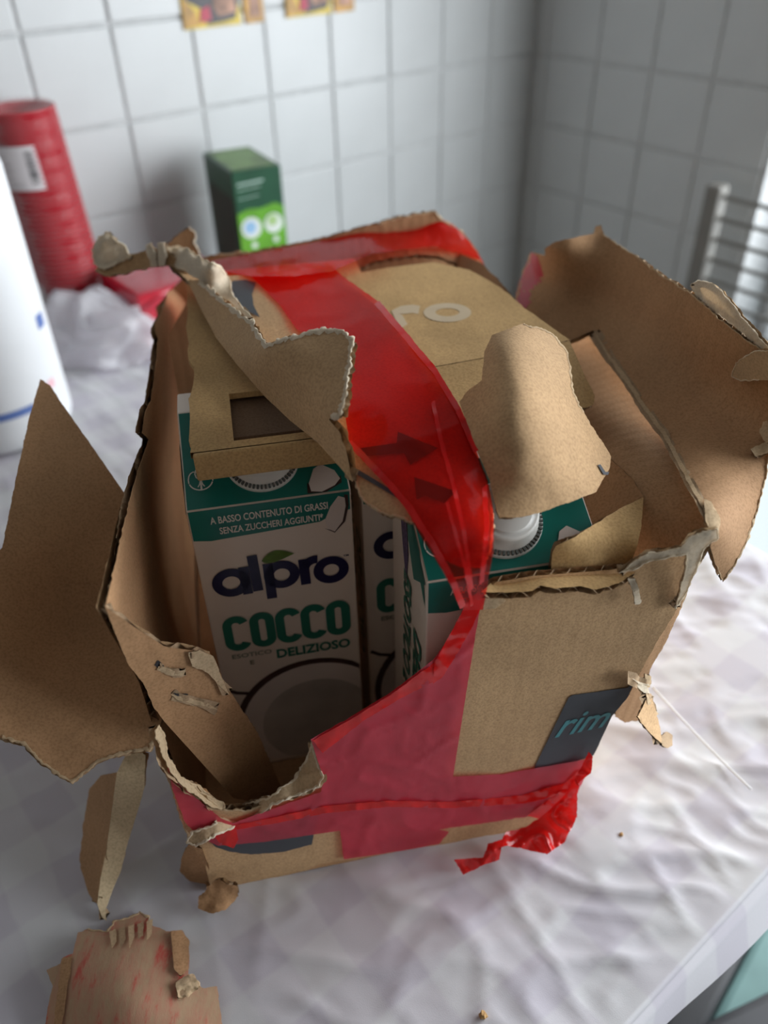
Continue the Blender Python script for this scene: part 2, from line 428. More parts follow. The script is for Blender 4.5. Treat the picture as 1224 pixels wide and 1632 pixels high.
for r in range(-4, 5):
    z = .0766 + .1 * (r - 1) + .0018
    for k in range(13):
        o = link('tile', TD, wb, (-.1 * (k + 1) + .0018, -.0015 + rng.uniform(-.0006, .0006), z)); o.rotation_euler = (rng.uniform(-.004, .004), 0, rng.uniform(-.004, .004))
    for k in range(5):
        if k == 0: o = link('tile', TC, wr_, (-.0015, -.0018, z))
        else: o = link('tile', TD, wr_, (-.0015 + rng.uniform(-.0006, .0006), -.03 - .1 * (k - 1) - .0018, z))
        o.rotation_euler = (0, 0, -math.pi / 2)
# balcony door with a glass pane, on the right wall
WHITE_PAINT = plain('white_paint', (.75, .76, .77), .4, .5, .02)
gl = clear_film('door_glass', (.97, .99, .99), .93, .02, (1, 1, 1), 0)
bm = bmesh.new()
for lo, hi in (((.09, -.455, ZF), (.14, -.437, 1.42)), ((.09, -2.80, ZF), (.14, -2.78, 1.42)), ((.09, -1.66, ZF + .03), (.14, -1.62, 1.395)), ((.09, -2.78, 1.395), (.14, -.455, 1.42)),
               ((.09, -2.78, ZF), (.14, -.455, ZF + .03))): add_box(bm, lo, hi, .003, 1)
dr = bm_obj('door_1', bm, WHITE_PAINT); dr.location = CORNER; dr.rotation_euler = (0, 0, RZ); dr['kind'] = 'structure'
for a, b in ((-.456, -1.619), (-1.661, -2.779)):
    bm = bmesh.new(); add_box(bm, (.112, b, ZF + .031), (.116, a, 1.394)); bm_obj('glass_pane', bm, gl, dr)
bm = bmesh.new(); add_box(bm, (.075, -1.650, -.02), (.089, -1.630, .09), .004); bm_obj('door_handle', bm, plain('handle_metal', (.5, .5, .5), .3, metal=1), dr)

# clothes rack with thin rails in front of the tiled wall
rk = empty('towel_rail', CORNER + B_DIR * .40 + N_R * .05 + np.array([0, 0, ZF]), RZ)
tag(rk, 'grey metal towel rack with thin horizontal rails by the white tiled wall', 'towel rack')
GREYM = plain('grey_rack_metal', (.24, .23, .21), .4, .5, .05)
for yy in (0, -.62):
    bm = bmesh.new(); add_box(bm, (-.012, yy - .012, .004), (.012, yy + .012, .825), .004); bm_obj('post', bm, GREYM, rk)
    bm = bmesh.new(); add_box(bm, (-.09, yy - .011, .0), (.035, yy + .011, .02), .004); bm_obj('foot', bm, GREYM, rk)
for i in range(8):
    z = .810 - .0285 * i
    v, f = tube([(0, .0, z), (0, -.62, z)], .0033, 8); mesh('rail', v, f, GREYM, rk, True)

# ================================================================ table and cloth
def LW(s, r, z): return np.array([*(A_DIR * s + N_L * r)[:2], z])
R_F, S_R = -.0450, .496
R_W = float(CORNER @ N_L); S_W0 = float(CORNER @ A_DIR)
tb = empty('dining_table', LW(.1, -.5, ZF)); tag(tb, 'dining table wholly covered by a white checked cloth', 'table')
WOOD = plain('table_wood', (.25, .16, .09), .5, .4, .2, 20)
bm = bmesh.new(); add_box(bm, (-1.6, .02, -.04), (.49, R_F - R_W - .01, -.012), .003)
t_ = bm_obj('tabletop', bm, WOOD, tb); t_.matrix_parent_inverse = Matrix()
def to_tb(o, s, r, z, rot):
    p = LW(s, r, z) - np.array(tb.location); o.location = p; o.rotation_euler = (0, 0, rot)
to_tb(t_, 0, R_F - .006, 0, RZ)
for s, r in ((-1.5, -.12), (.42, -.12), (-1.5, -.88), (.42, -.88)):
    bm = bmesh.new(); add_box(bm, (-.03, -.03, ZF + .0), (.03, .03, -.04), .004); o = bm_obj('leg', bm, WOOD, tb); to_tb(o, s, r, 0, RZ)
# cloth material: faint lavender check
t = NT('checked_cloth'); tc = t.n('ShaderNodeTexCoord'); sx = t.n('ShaderNodeSeparateXYZ'); t.l(tc.outputs['UV'], sx.inputs[0])
fac = None
nzw = t.n('ShaderNodeTexNoise', Scale=25.0, Detail=2.0); t.l(tc.outputs['UV'], nzw.inputs['Vector'])
def stripes(sock, per):
    a = t.n('ShaderNodeMath', operation='MULTIPLY_ADD'); t.l(sock, a.inputs[0]); a.inputs[1].default_value = 2 * math.pi / per
    w2 = t.n('ShaderNodeMath', operation='MULTIPLY'); t.l(nzw.outputs[0], w2.inputs[0]); w2.inputs[1].default_value = 1.2; t.l(w2.outputs[0], a.inputs[2])
    s_ = t.n('ShaderNodeMath', operation='SINE'); t.l(a.outputs[0], s_.inputs[0])
    r_ = t.n('ShaderNodeMapRange'); r_.inputs['From Min'].default_value = -.15; r_.inputs['From Max'].default_value = .15; t.l(s_.outputs[0], r_.inputs['Value']); return r_.outputs[0]
s1, s2 = stripes(sx.outputs[0], .046), stripes(sx.outputs[1], .046)
ad = t.n('ShaderNodeMath', operation='ADD'); t.l(s1, ad.inputs[0]); t.l(s2, ad.inputs[1]); hf = t.n('ShaderNodeMath', operation='MULTIPLY'); t.l(ad.outputs[0], hf.inputs[0]); hf.inputs[1].default_value = .5
t.l(t.ramp(hf.outputs[0], [(0, (.63, .63, .645)), (.5, (.595, .583, .615)), (1, (.54, .518, .57))]), t.b.inputs['Base Color'])
n1 = t.n('ShaderNodeTexNoise', Scale=1800.0, Detail=1.0); t.l(tc.outputs['UV'], n1.inputs['Vector'])
bp = t.n('ShaderNodeBump', Strength=.1, Distance=.0004); t.l(n1.outputs[0], bp.inputs['Height']); t.l(bp.outputs[0], t.b.inputs['Normal'])
t.b.inputs['Roughness'].default_value = .85; t.b.inputs['Specular IOR Level'].default_value = .2; t.b.inputs['Sheen Weight'].default_value = .1
CLOTH = t.m
def cloth():
    # rows across the depth of the table, then rolled over the front edge and down; columns along it
    rs = list(np.arange(R_W + .016, -.40, .012)) + list(np.arange(-.40, R_F - .004, .0029))
    n_top_r = len(rs); ss = list(np.arange(-1.35, -.36, .015)) + list(np.arange(-.36, S_R - .004, .0029)); n_top_s = len(ss)
    hang = [(math.sin(a) * .007, -.007 + math.cos(a) * .007) for a in np.linspace(.25, 1.5, 5)] + [(.007 + .006 * k / 14, -.007 - .020 * k / 14) for k in range(1, 15)]
    er = [(R_F - .007, 0)] * 0; cols = [(s, 0, 0) for s in ss] + [(S_R - .007, d[0], d[1]) for d in hang]
    rows = [(r, 0, 0) for r in rs] + [(R_F - .007, d[0], d[1]) for d in hang]
    V, UVs = [], []
    for (r, dr_, zr) in rows:
        for (s, ds_, zs) in cols:
            x, y = s + ds_, r + dr_; z = min(zr, zs) if (zr or zs) else 0
            q = Vector((x, y, z)); m = min(1, max(0, (x - .02) / .2))                 # the cloth is most creased to the right of the parcel
            al, pe = .79 * x + .61 * y, -.61 * x + .79 * y                            # creases run along this way
            w0 = .012 * noise.noise(Vector((x * 14, y * 14, 2)))
            a = 1 - abs(noise.noise(Vector((al * 9 + 3, (pe + w0) * 30, z * 9)))) * 2; b = 1 - abs(noise.noise(Vector((al * 20, (pe + w0) * 58 + 9, z * 20)))) * 2; c = noise.noise(Vector((x * 11, y * 10, 4 + z * 10)))
            e = 1 - abs(noise.noise(Vector((al * 60 - pe * 50, pe * 90 + 4, z * 20)))) * 2; g = 1 - abs(noise.noise(Vector((pe * 13 + 7, al * 26, z * 9)))) * 2
            ed = max(0, min(1, (R_F - .007 - r) / .014)) * max(0, min(1, (S_R - .007 - s) / .014))
            h = ((.0028 * max(a, 0) ** 4 + .0016 * max(b, 0) ** 3 + .0005 * max(e, 0) ** 3 + .0016 * max(g, 0) ** 5) * (.20 + .80 * m) + .0024 * c * (.25 + .75 * m) - .0022 * (.25 + .75 * m)) * ed
            P = LW(x, y, z + (h if not (zr or zs) else 0))
            if zr or zs:
                w = .010 * noise.noise(Vector((x * 9, y * 9, z * 8))) * min(1, -min(zr, zs) / .03)
                P = P + (N_L if zr else A_DIR) * (w + h * .6)
            P[2] = min(P[2], .0012); V.append(P); UVs.append((x, y))
    nC = len(cols); Fc = [(i * nC + j, i * nC + j + 1, (i + 1) * nC + j + 1, (i + 1) * nC + j) for i in range(len(rows) - 1) for j in range(nC - 1)]
    return mesh('tablecloth', V, Fc, CLOTH, None, True, uv=UVs)
tag(cloth(), 'white tablecloth with a faint lavender check, creased, draped over the table', 'tablecloth')
# chair below the table corner
ch = empty('chair', (.2342, .243, ZF)); tag(ch, 'dark grey framed chair with mint seat below the table edge', 'chair')
DARKM = plain('dark_grey_frame', (.045, .045, .05), .5); MINT = plain('mint_seat', (.21, .36, .345), .6, .4, .1, 30)
def rotp(p, a): c, s = math.cos(a), math.sin(a); return (p[0] * c - p[1] * s, p[0] * s + p[1] * c, p[2])
aa = math.radians(47)
def cbox(name, lo, hi, m, rz=aa, bev=.006):
    bm = bmesh.new(); add_box(bm, lo, hi, bev); o = bm_obj(name, bm, m, ch); o.rotation_euler = (0, 0, rz); return o
cbox('seat', (-.06, -.36, .425), (.36, .0, .450), MINT)
cbox('seat_rail', (-.08, .0, .43), (.38, .028, .462), DARKM); cbox('seat_rail', (-.08, -.388, .43), (.38, -.36, .462), DARKM)
cbox('seat_rail', (-.088, -.388, .43), (-.06, .028, .462), DARKM)
for x in (-.085, .35):
    for y in (-.385, -.003): cbox('leg', (x, y, 0), (x + .03, y + .03, .43), DARKM)
o = cbox('cross_bar', (-.08, -.030, .47), (.40, -.004, .50), DARKM, math.radians(20))

# ================================================================ the parcel
pc = empty('cardboard_parcel', P0)
tag(pc, 'torn open brown cardboard parcel wrapped in red tape in the middle of the table', 'box')
FR = Plane('f', 0)
ZU = np.array([0, 0, 1.0])
def px(*a): return [B(*q) for q in a]
# --- walls of the box
front_outline = [(768, 942, .4), (790, 928, .4), (850, 918, .4), (950, 910, .4), (1003, 905, 2), (1036, 884, 2), (1088, 876, 2), (1112, 852, 2), (1140, 846, 2), (1140, 862, 2), (1112, 905, 1.5),
                 (1086, 960, 1.2), (1050, 1018, 1), (1014, 1085, 1), (1000, 1112, 1.5), (966, 1150, 1), (946, 1200, 1), (926, 1244, 1), (912, 1275, .5), (900, 1296, 0), (830, 1334, 0), (700, 1351, 0), (545, 1375, 0), (430, 1401, 0),
                 (338, 1424, 0), (326, 1375, 2), (300, 1338, 2), (276, 1272, 2), (262, 1216, 2), (288, 1246, 2), (330, 1267, 2), (352, 1290, 2), (400, 1290, 2), (440, 1275, 2), (505, 1250, 2), (514, 1238, 2), (500, 1190, 1), (560, 1152, 0), (640, 1105, 0), (690, 1074, 0), (724, 1030, 0), (750, 985, 0)]
fp = sheet('front_panel', front_outline, FR, pc, wr=.0005, wf=22, fringe=3.2, fringe_min=1.9, fringe_mat=TORN, mats=[KRAFT, KRAFT_IN, MEDIUM], T=.0032, toward=0)
LW_S = Surf([(168, 966, 'u', -.003), ('p', B3(-.001, .28, .2)), ('p', B3(0, .29, .03)), ('p', B3(.0, .03, .004)), (205, 800, 'u', .001), (240, 650, 'u', .007), (270, 480, 'u', .014), ('p', B3(-.003, .13, .07))])
lp = sheet('left_panel', [(168, 966, .6), (178, 925, 1), (190, 868, 1), (205, 802, 1), (220, 748, 1), (237, 700, 1), (226, 690, 1.2), (232, 655, 1.2), (240, 640, 1), (247, 590, 1.4), (252, 540, 1.6), (246, 520, 1.6), (262, 486, 2), (265, 468, 2), (290, 448, 2), (312, 458, 0),
            *[(x, y, 0) for x, y in px((.006, .295, .16), (.004, .295, .004), (.004, .012, .004))], (342, 1278, 0), (286, 1238, 0), (258, 1165, 0), (234, 1085, 0)], LW_S, pc, mats=[KRAFT_IN, KRAFT, MEDIUM], wr=.0012, wf=25, flute=ZU, fringe=2.2, fringe_min=.9, fringe_mat=KRAFT_IN)
CF_S = Surf([(168, 966, 'u', -.003), (257, 1142, 'v', .010), (338, 1050, 'v', .014), (448, 1255, 'v', .032), (380, 1272, 'v', .018), (215, 1075, 'v', .004)])
cf = sheet('corner_fold', [(167, 966, .6), (215, 1000, .8), (262, 1030, .8), (310, 1037, 1.2), (340, 1047, 1.4), (356, 1085, 1.2), (385, 1130, 1.2), (412, 1170, 1), (430, 1212, 1), (450, 1258, .5), (410, 1280, 0), (372, 1272, 0), (318, 1212, 0), (262, 1150, 1), (245, 1128, 1), (228, 1088, 1), (205, 1060, 1), (180, 1000, .8)],
           CF_S, pc, mats=[KRAFT_IN, KRAFT, MEDIUM], wr=.0012, wf=45, fringe=1.6, fringe_min=1.1, fringe_mat=KRAFT_IN)
# gouges in the corner fold: paper torn open and turned back
for i, (o_, d_) in enumerate((([(300, 1040), (318, 1036), (340, 1046), (354, 1082), (366, 1108), (352, 1096), (330, 1072), (306, 1062)], .0022), ([(258, 1062), (280, 1070), (296, 1066), (292, 1078), (268, 1076), (250, 1068)], .0012), ([(272, 1106), (300, 1112), (330, 1120), (350, 1132), (316, 1124), (284, 1116)], .0012))):
    sheet('peeled_paper', [(a, b, 1.2) for a, b in o_], CF_S, cf, mats=[TORN, KRAFT_IN, MEDIUM], T=.0006, toward=d_, wr=.0012, wf=160, g=6)
for o_ in ([(252, 1052), (262, 1062), (258, 1070), (246, 1060)], [(278, 1068), (292, 1072), (288, 1080), (274, 1078)], [(276, 1104), (300, 1106), (296, 1114), (284, 1113)]):
    decal('gouge', [(a, b, 1) for a, b in o_], CF_S, cf, INK, .0005)
RW_S = Surf([(820, 480, 'u', .208), (945, 527, 'z', .188), (1060, 692, 'z', .188), (1138, 848, 'z', .19), ('p', B3(.190, .15, .004)), ('p', B3(.186, .02, .004)), ('p', B3(.195, .3, .004)), (770, 425, 'u', .207), (1000, 760, 'u', .206)])
rp = sheet('right_panel', [(765, 418, 1.5), (795, 448, 1), (822, 482, 1), (850, 505, .5), (905, 542, .5), (944, 524, .5), (972, 566, 1), (1002, 606, 1), (1030, 650, 1), (1062, 694, 1), (1100, 765, 1), (1142, 846, 1), (1108, 880, 0), (1030, 895, 0), (960, 935, 0),
            *[(x, y, 0) for x, y in px((.186, .01, .05), (.184, .01, .004), (.196, .318, .004), (.207, .318, .19))]], RW_S, pc, mats=[KRAFT_IN, KRAFT, MEDIUM], wr=.001, wf=25, flute=Vv)
bp_S = Plane('v', .318)
bkp = sheet('back_panel', [(322, 412, 1), (352, 405, 2.5), (400, 402, 1), (442, 394, 1), (520, 378, 1), (600, 356, 2), (640, 344, 2), (694, 337, 2.5), (705, 350, 2), (740, 372, 1), (762, 402, 1), (770, 424, .5), *[(x, y, 0) for x, y in px((.205, .318, .1), (.205, .318, .004), (.0, .318, .004), (.0, .318, .17))]],
            bp_S, pc, mats=[KRAFT_IN, KRAFT, MEDIUM], wr=.001, fringe=3, fringe_min=1.9, g=16)
bm = bmesh.new(); add_box(bm, (-.0, .0, .0005), (.184, .318, .0038)); bfl = bm_obj('bottom_panel', bm, KRAFT_IN, pc); bfl.rotation_euler = (0, 0, math.atan2(.182, .983))
ir_S = Surf([(545, 432, 'v', .302), (690, 400, 'v', .302), (765, 420, 'v', .292), (690, 412, 'v', .296), (560, 440, 'v', .298)])
sheet('rear_rim_fold', [(532, 428, 2), (560, 414, 1.2), (600, 404, 1.2), (650, 397, 1.2), (700, 394, 1.2), (745, 403, 1), (766, 412, 1), (772, 428, 2), (758, 434, 2), (740, 428, 2), (700, 408, 2), (660, 406, 2), (600, 416, 2), (560, 432, 2), (545, 444, 2)], ir_S, pc, mats=[KRAFT_IN, KRAFT, MEDIUM], wr=.001, wf=60)
bt_S = Surf([(318, 418, 'v', .300), (520, 382, 'v', .320), (540, 430, 'z', .2235), (700, 350, 'v', .322), (690, 396, 'v', .298), (770, 424, 'v', .285), (420, 425, 'z', .2235), (610, 375, 'v', .310), (600, 404, 'z', .222)])
bt = sheet('rear_tape', [(318, 420, .5), (355, 412, .5), (400, 405, .5), (460, 394, .5), (520, 382, .5), (580, 368, .5), (640, 356, .5), (700, 347, .5), (722, 358, 1), (748, 384, 1), (762, 404, 1), (776, 428, 1), (764, 414, 1), (735, 402, 1), (690, 393, 1), (640, 398, .6), (590, 405, .6), (545, 425, 1), (530, 432, .5), (470, 440, .5), (400, 440, .5), (350, 432, .5)],
           bt_S, pc, mats=[TAPE], thin=True, wr=.0022, wf=26, ridge=True, g=5, toward=.001)
# --- the strip that still bridges the top: board below, red tape above
ST = Surf([(320, 420, 'z', .222), (262, 398, 'z', .224), (545, 405, 'z', .222), (440, 470, 'z', .222), (540, 445, 'z', .221), (620, 530, 'z', .230), (640, 640, 'z', .229), (560, 620, 'z', .227), (700, 620, 'z', .229),
           (760, 720, 'z', .225), (590, 735, 'z', .222), (790, 810, 'z', .214), (660, 800, 'z', .218), (690, 868, 'z', .211), (784, 880, 'f', .012), (725, 930, 'f', .012), (772, 940, 'f', .006), (745, 965, 'f', .004)])
sc_ = sheet('top_strip', [(256, 400, 2), (285, 391, 2), (310, 404, 2), (345, 427, 1), (365, 440, .5), (400, 438, .5), (470, 432, .5), (530, 427, .5), (546, 446, 1), (600, 487, 1), (640, 534, 1), (690, 594, 1), (728, 655, 1), (757, 722, 1), (775, 768, 2), (786, 822, 2.4), (784, 872, 2.4), (768, 905, 1), (735, 905, 1), (705, 890, 2), (690, 872, 2.6), (664, 834, 2.6), (606, 818, 2.6), (572, 792, 2.6), (552, 716, 1), (505, 700, .5), (424, 628, .5), (348, 535, .5), (303, 450, .5), (272, 424, 2)],
            ST, pc, mats=[KRAFT, KRAFT_IN, MEDIUM], wr=.0002, fringe=4.5, fringe_min=1.9, fringe_mat=TORN, toward=0)
ts = sheet('top_tape', [(398, 438, .3), (460, 430, .3), (528, 424, .5), (546, 440, 1), (602, 480, 1.2), (642, 528, 1.2), (692, 588, 1.2), (730, 650, 1), (759, 718, .8), (778, 766, .8), (787, 822, .8), (786, 880, .8), (776, 938, .5), (770, 972, 0), (738, 972, 0), (722, 935, .6), (696, 895, 1), (668, 850, 1), (645, 808, .8), (606, 758, .6), (556, 704, .4), (548, 640, .4), (545, 560, .4), (472, 524, .4), (446, 486, .4)],
           ST, pc, mats=[TAPE], thin=True, wr=.0012, wf=17, ridge=True, g=5, toward=.0024)
def arrow(pts): return [(x, y) for x, y in pts]
decal('printed_arrow', arrow([(566, 720), (574, 714), (632, 706), (634, 688), (698, 714), (654, 741), (644, 722), (590, 726), (572, 728)]), ST, sc_, INK, .0011)
decal('printed_arrow', arrow([(660, 760), (727, 783), (708, 802), (678, 790), (664, 796)]), ST, sc_, INK, .0011)
decal('printed_curve', [(357, 460), (372, 447), (392, 446), (408, 450), (402, 468), (404, 486), (414, 506), (392, 494), (374, 482), (360, 474)], ST, sc_, INK_GREY, .0011, jag=.6)
decal('printed_line', [(556, 744), (570, 748), (604, 768), (640, 792), (638, 797), (600, 774), (570, 757)], ST, sc_, INK_GREY, .0011)
# narrow bright folds of tape running down the strip
for pts, w in (([(556, 704), (610, 760), (650, 806), (690, 868), (722, 928), (738, 968)], 9), ([(600, 482), (642, 530), (692, 590), (730, 652), (759, 720)], 8), ([(690, 640), (702, 700), (722, 770), (740, 850), (752, 940)], 6), ([(712, 800), (726, 850), (742, 905), (752, 965)], 5), ([(772, 775), (776, 840), (768, 930)], 8)):
    L_ = [(x - w / 2, y + w / 3, .8) for x, y in pts] + [(x + w / 2, y - w / 3, .8) for x, y in pts[::-1]]
    sheet('tape_crease', L_, ST, ts, mats=[TAPE_DBL], thin=True, wr=.0010, wf=60, g=5, toward=.0040)
# --- board folded back over the left edge of the strip: we see its inner face
FF = Surf([(303, 450, 'z', .222), (348, 535, 'z', .221), (424, 630, 'z', .222), (505, 702, 'z', .221), (562, 770, 'z', .219), (330, 458, 'z', .229), (405, 515, 'z', .240), (428, 552, 'z', .246), (485, 532, 'z', .252), (555, 528, 'z', .256), (560, 590, 'z', .250), (545, 665, 'z', .240), (470, 610, 'z', .239)])
ff = sheet('folded_flap', [(298, 446, 1.5), (318, 446, 2), (346, 470, 2.2), (376, 494, 2.2), (402, 512, 2.4), (424, 548, 2.4), (450, 538, 2.6), (482, 531, 2.6), (512, 522, 2.6), (548, 526, 3), (564, 542, 3), (558, 585, 3), (553, 628, 2.6), (540, 668, 2), (524, 668, 1.2), (542, 690, 1.4), (552, 720, 1.4), (562, 768, 1), (548, 752, .3), (505, 704, .3), (462, 670, .3), (422, 632, .3), (380, 584, .3), (344, 538, .3), (318, 488, .4)],
            FF, pc, mats=[KRAFT, KRAFT, MEDIUM], wr=.0014, wf=38, fringe=7, fringe_min=1.9, fringe_mat=TORN_W, flute=Vv)
CR = Surf([(262, 398, 'z', .226), (360, 440, 'z', .226), (405, 510, 'z', .236), (300, 445, 'z', .222), (340, 432, 'z', .236)])
sheet('torn_crest', [(250, 398, 3), (262, 392, 3), (300, 396, 3), (330, 414, 3), (352, 424, 1.5), (366, 446, 2), (372, 472, 2), (402, 505, 2), (394, 508, 3), (370, 486, 3), (342, 464, 3), (318, 448, 3), (296, 432, 3), (268, 420, 3)], CR, pc, mats=[TORN_W, KRAFT, MEDIUM], T=.002, wr=.0022, wf=70, g=6, fringe=3, fringe_mat=TORN_W, toward=.003)
RL = Surf([(150, 400, 'z', .226), (200, 390, 'z', .232), (258, 410, 'z', .228), (165, 436, 'z', .218), (240, 425, 'z', .222), (185, 375, 'z', .236)])
sheet('rolled_flap', [(152, 432, 2), (160, 420, 2), (205, 408, 2), (240, 396, 3), (262, 396, 3), (290, 420, 2), (312, 446, 1), (272, 424, 2), (240, 426, 2), (205, 434, 2), (170, 440, 2)], RL, pc, mats=[KRAFT, TORN, MEDIUM], wr=.0016, wf=60, g=6, fringe=2.2, fringe_mat=TORN)
sheet('torn_tuft', [(145, 398, 3), (156, 376, 3), (170, 370, 3), (182, 380, 3), (198, 390, 3), (210, 410, 2), (188, 420, 2), (166, 430, 3), (150, 420, 3)], RL, pc, mats=[TORN_W, TORN, MEDIUM], T=.003, wr=.0035, wf=120, g=5, toward=.003, fringe=3, fringe_mat=TORN_W)
for o_ in ([(232, 392), (240, 386), (248, 400), (250, 424), (240, 426)], [(250, 388), (264, 386), (266, 404), (262, 424), (252, 422)]):
    sheet('torn_tuft', [(a, b, 2) for a, b in o_], RL, pc, mats=[TORN_W, TORN, MEDIUM], T=.002, wr=.002, wf=120, g=5, toward=.004)
sheet('standing_scrap', [(264, 392, 1), (284, 374, 1), (302, 362, 2.5), (312, 372, 2.5), (310, 388, 2.5), (318, 402, 2.5), (316, 416, 1), (296, 408, 0), (276, 400, 0)], Plane('v', .322), pc, mats=[KRAFT_IN, KRAFT, MEDIUM], wr=.001, fringe=3, fringe_min=2.2, fringe_mat=TORN_W)
# --- torn tab to the right of the strip
TV = Surf([(735, 640, 'z', .231), (785, 775, 'z', .219), (770, 560, 'z', .242), (800, 560, 'z', .2475), (838, 518, 'z', .246), (905, 565, 'z', .234), (870, 590, 'z', .241), (925, 650, 'z', .225), (965, 730, 'z', .208), (955, 782, 'z', .207), (795, 822, 'z', .213), (815, 650, 'z', .2415), (835, 730, 'z', .230), (890, 700, 'z', .229), (870, 810, 'z', .212)])
tv = sheet('torn_tab', [(732, 640, 1), (748, 620, 1), (768, 606, 1), (772, 560, 1), (784, 534, 1), (810, 524, 2), (835, 515, 2.4), (860, 522, 2.4), (882, 532, 2.4), (904, 560, 2.6), (910, 590, 2.6), (914, 625, 2.6), (932, 660, 1.4), (950, 690, 1.4), (962, 706, 1.2), (974, 728, 1.2), (972, 745, 1.2), (958, 770, 1.2), (950, 784, 1), (905, 802, 1), (896, 804, 1), (858, 818, 1.2), (830, 824, 1.2), (796, 826, 1), (788, 800, .3), (780, 765, .3), (760, 718, .3)],
           TV, pc, mats=[KRAFT, KRAFT_IN, MEDIUM], wr=.0014, wf=30, fringe=2.6, fringe_min=2.1, fringe_mat=TORN)
decal('printed_mark', [(953, 741), (957, 740), (965, 752), (971, 752), (969, 757), (962, 756)], TV, tv, INK_GREY, .0020)
# --- big flap turned out to the right
RF = Surf([(846, 403, 'z', .208), (822, 485, 'z', .195), (945, 525, 'z', .197), (1002, 604, 'z', .196), (1062, 692, 'z', .195), (1142, 846, 'z', .198), (1150, 925, 'z', .168), (1037, 550, 'z', .206), (1133, 624, 'z', .204), (1184, 664, 'z', .203), (955, 362, 'z', .236), (1110, 472, 'z', .240), (1224, 560, 'z', .240), (1224, 700, 'z', .202), (1190, 850, 'z', .184), (940, 472, 'z', .207), (875, 392, 'z', .228)])
rf = sheet('right_flap', [(846, 402, 1), (869, 408, .5), (868, 396, 1), (885, 385, 1.2), (920, 378, 1.2), (946, 372, 1), (950, 360, 1.4), (958, 358, 1), (962, 373, 2), (985, 390, 2), (1012, 406, 2), (1052, 437, 2), (1090, 460, 2), (1114, 478, 2), (1138, 500, 2), (1165, 522, 2), (1202, 550, 2), (1250, 575, 2), (1270, 640, 1), (1262, 690, 2), (1226, 720, 2), (1222, 760, 2), (1206, 820, 2), (1192, 862, 2), (1168, 908, 2), (1152, 928, 2), (1140, 900, 1), (1132, 870, .4), (1142, 848, .4), (1100, 768, 1.2), (1062, 696, 1.2), (1030, 652, 1.2), (1002, 608, 1.2), (972, 568, 1), (946, 526, .3), (905, 545, 0), (850, 510, 0), (820, 486, 2), (828, 450, 2), (838, 424, 2)],
           RF, pc, mats=[KRAFT_IN, KRAFT, MEDIUM], wr=.0013, wf=28, fringe=2.4, fringe_min=1.9, fringe_mat=TORN, flute=np.array([.6, -.8, 0]))
sheet('red_glow_film', [(846, 402, 1), (858, 410, 2), (866, 440, 4), (850, 480, 3), (838, 492, 1), (820, 484, 1.6), (828, 450, 1.6), (838, 424, 1.6)], RF, rf, mats=[TAPE_ON_SHEEN], thin=True, toward=.0007, wr=.0004)  # red film stands in for red light coming through the tape
sheet('peeled_edge', [(1100, 456, 3), (1112, 446, 3), (1134, 450, 3), (1150, 462, 2), (1180, 500, 2), (1224, 552, 2), (1260, 580, 1), (1260, 596, 1), (1210, 556, 2), (1170, 520, 2), (1140, 500, 2), (1112, 478, 3)], RF, rf, mats=[TORN_W, TORN, MEDIUM], T=.0015, toward=-.003, wr=.003, wf=60, g=7)
sheet('curled_corner', [(1166, 600, 2), (1172, 578, 2), (1196, 562, 2), (1228, 556, 2), (1262, 560, 0), (1262, 606, 0), (1210, 606, 1.5), (1180, 608, 1.5)], RF, rf, mats=[TORN, KRAFT, MEDIUM], toward=.007, wr=.003, wf=40, g=7, fringe=2, fringe_mat=TORN_W)
for o_ in ([(1210, 690), (1216, 672), (1250, 664), (1250, 700), (1222, 706)], [(1196, 716), (1220, 704), (1250, 706), (1240, 716), (1205, 728)]):
    sheet('torn_tuft', [(a, b, 2) for a, b in o_], RF, rf, mats=[TORN, KRAFT_IN, MEDIUM], T=.002, toward=.004, wr=.002, wf=110, g=6)
sheet('torn_lip', [(1122, 795, 1), (1134, 800, 1), (1148, 826, 1.4), (1146, 850, 1.4), (1134, 852, 2), (1124, 826, 1)], RF, rf, mats=[TORN, KRAFT_IN, MEDIUM], T=.002, toward=.003, wr=.002, wf=110, g=6)
sheet('tear_line', [(946, 526, 1), (972, 566, 1.5), (1002, 604, 1.5), (1030, 648, 1.5), (1062, 690, 1.5), (1100, 762, 1.5), (1136, 828, 1), (1132, 832, 1.5), (1096, 768, 1.5), (1058, 697, 1.5), (1025, 651, 1.5), (997, 610, 1.5), (969, 571, 1)], RF, rf, mats=[TORN, KRAFT_IN, MEDIUM], T=.001, toward=.0012, wr=.0012, wf=130, g=6)
# --- big flap flung out to the left
LF = Surf([(250, 1188, 'z', .102), (125, 1245, 'z', .100), (0, 1165, 'z', .118), (65, 605, 'z', .196), (0, 880, 'z', .162), (205, 795, 'z', .168), (110, 1000, 'z', .122), (180, 960, 'z', .132)])
lf = sheet('left_flap', [(64, 604, 1.5), (80, 614, .6), (98, 642, .6), (150, 716, .4), (206, 797, .4), (232, 850, 0), (240, 1000, 0), (262, 1130, 0), (252, 1170, 2.4), (240, 1196, 2.6), (215, 1198, 2.6), (190, 1205, 2.6), (158, 1214, 3), (136, 1232, 3), (116, 1248, 3.2), (92, 1236, 3), (60, 1212, 2.6), (38, 1186, 2.4), (0, 1176, 2), (-50, 1160, 1), (-60, 900, 1), (-12, 890, 1), (4, 872, 1.4), (14, 820, 1.2), (30, 740, 1.2), (48, 660, 1.2)],
           LF, pc, mats=[KRAFT_IN, KRAFT, MEDIUM], wr=.0016, wf=20, fringe=5, fringe_min=2.2, fringe_mat=TORN, flute=np.array([.75, -.65, 0]), g=12)
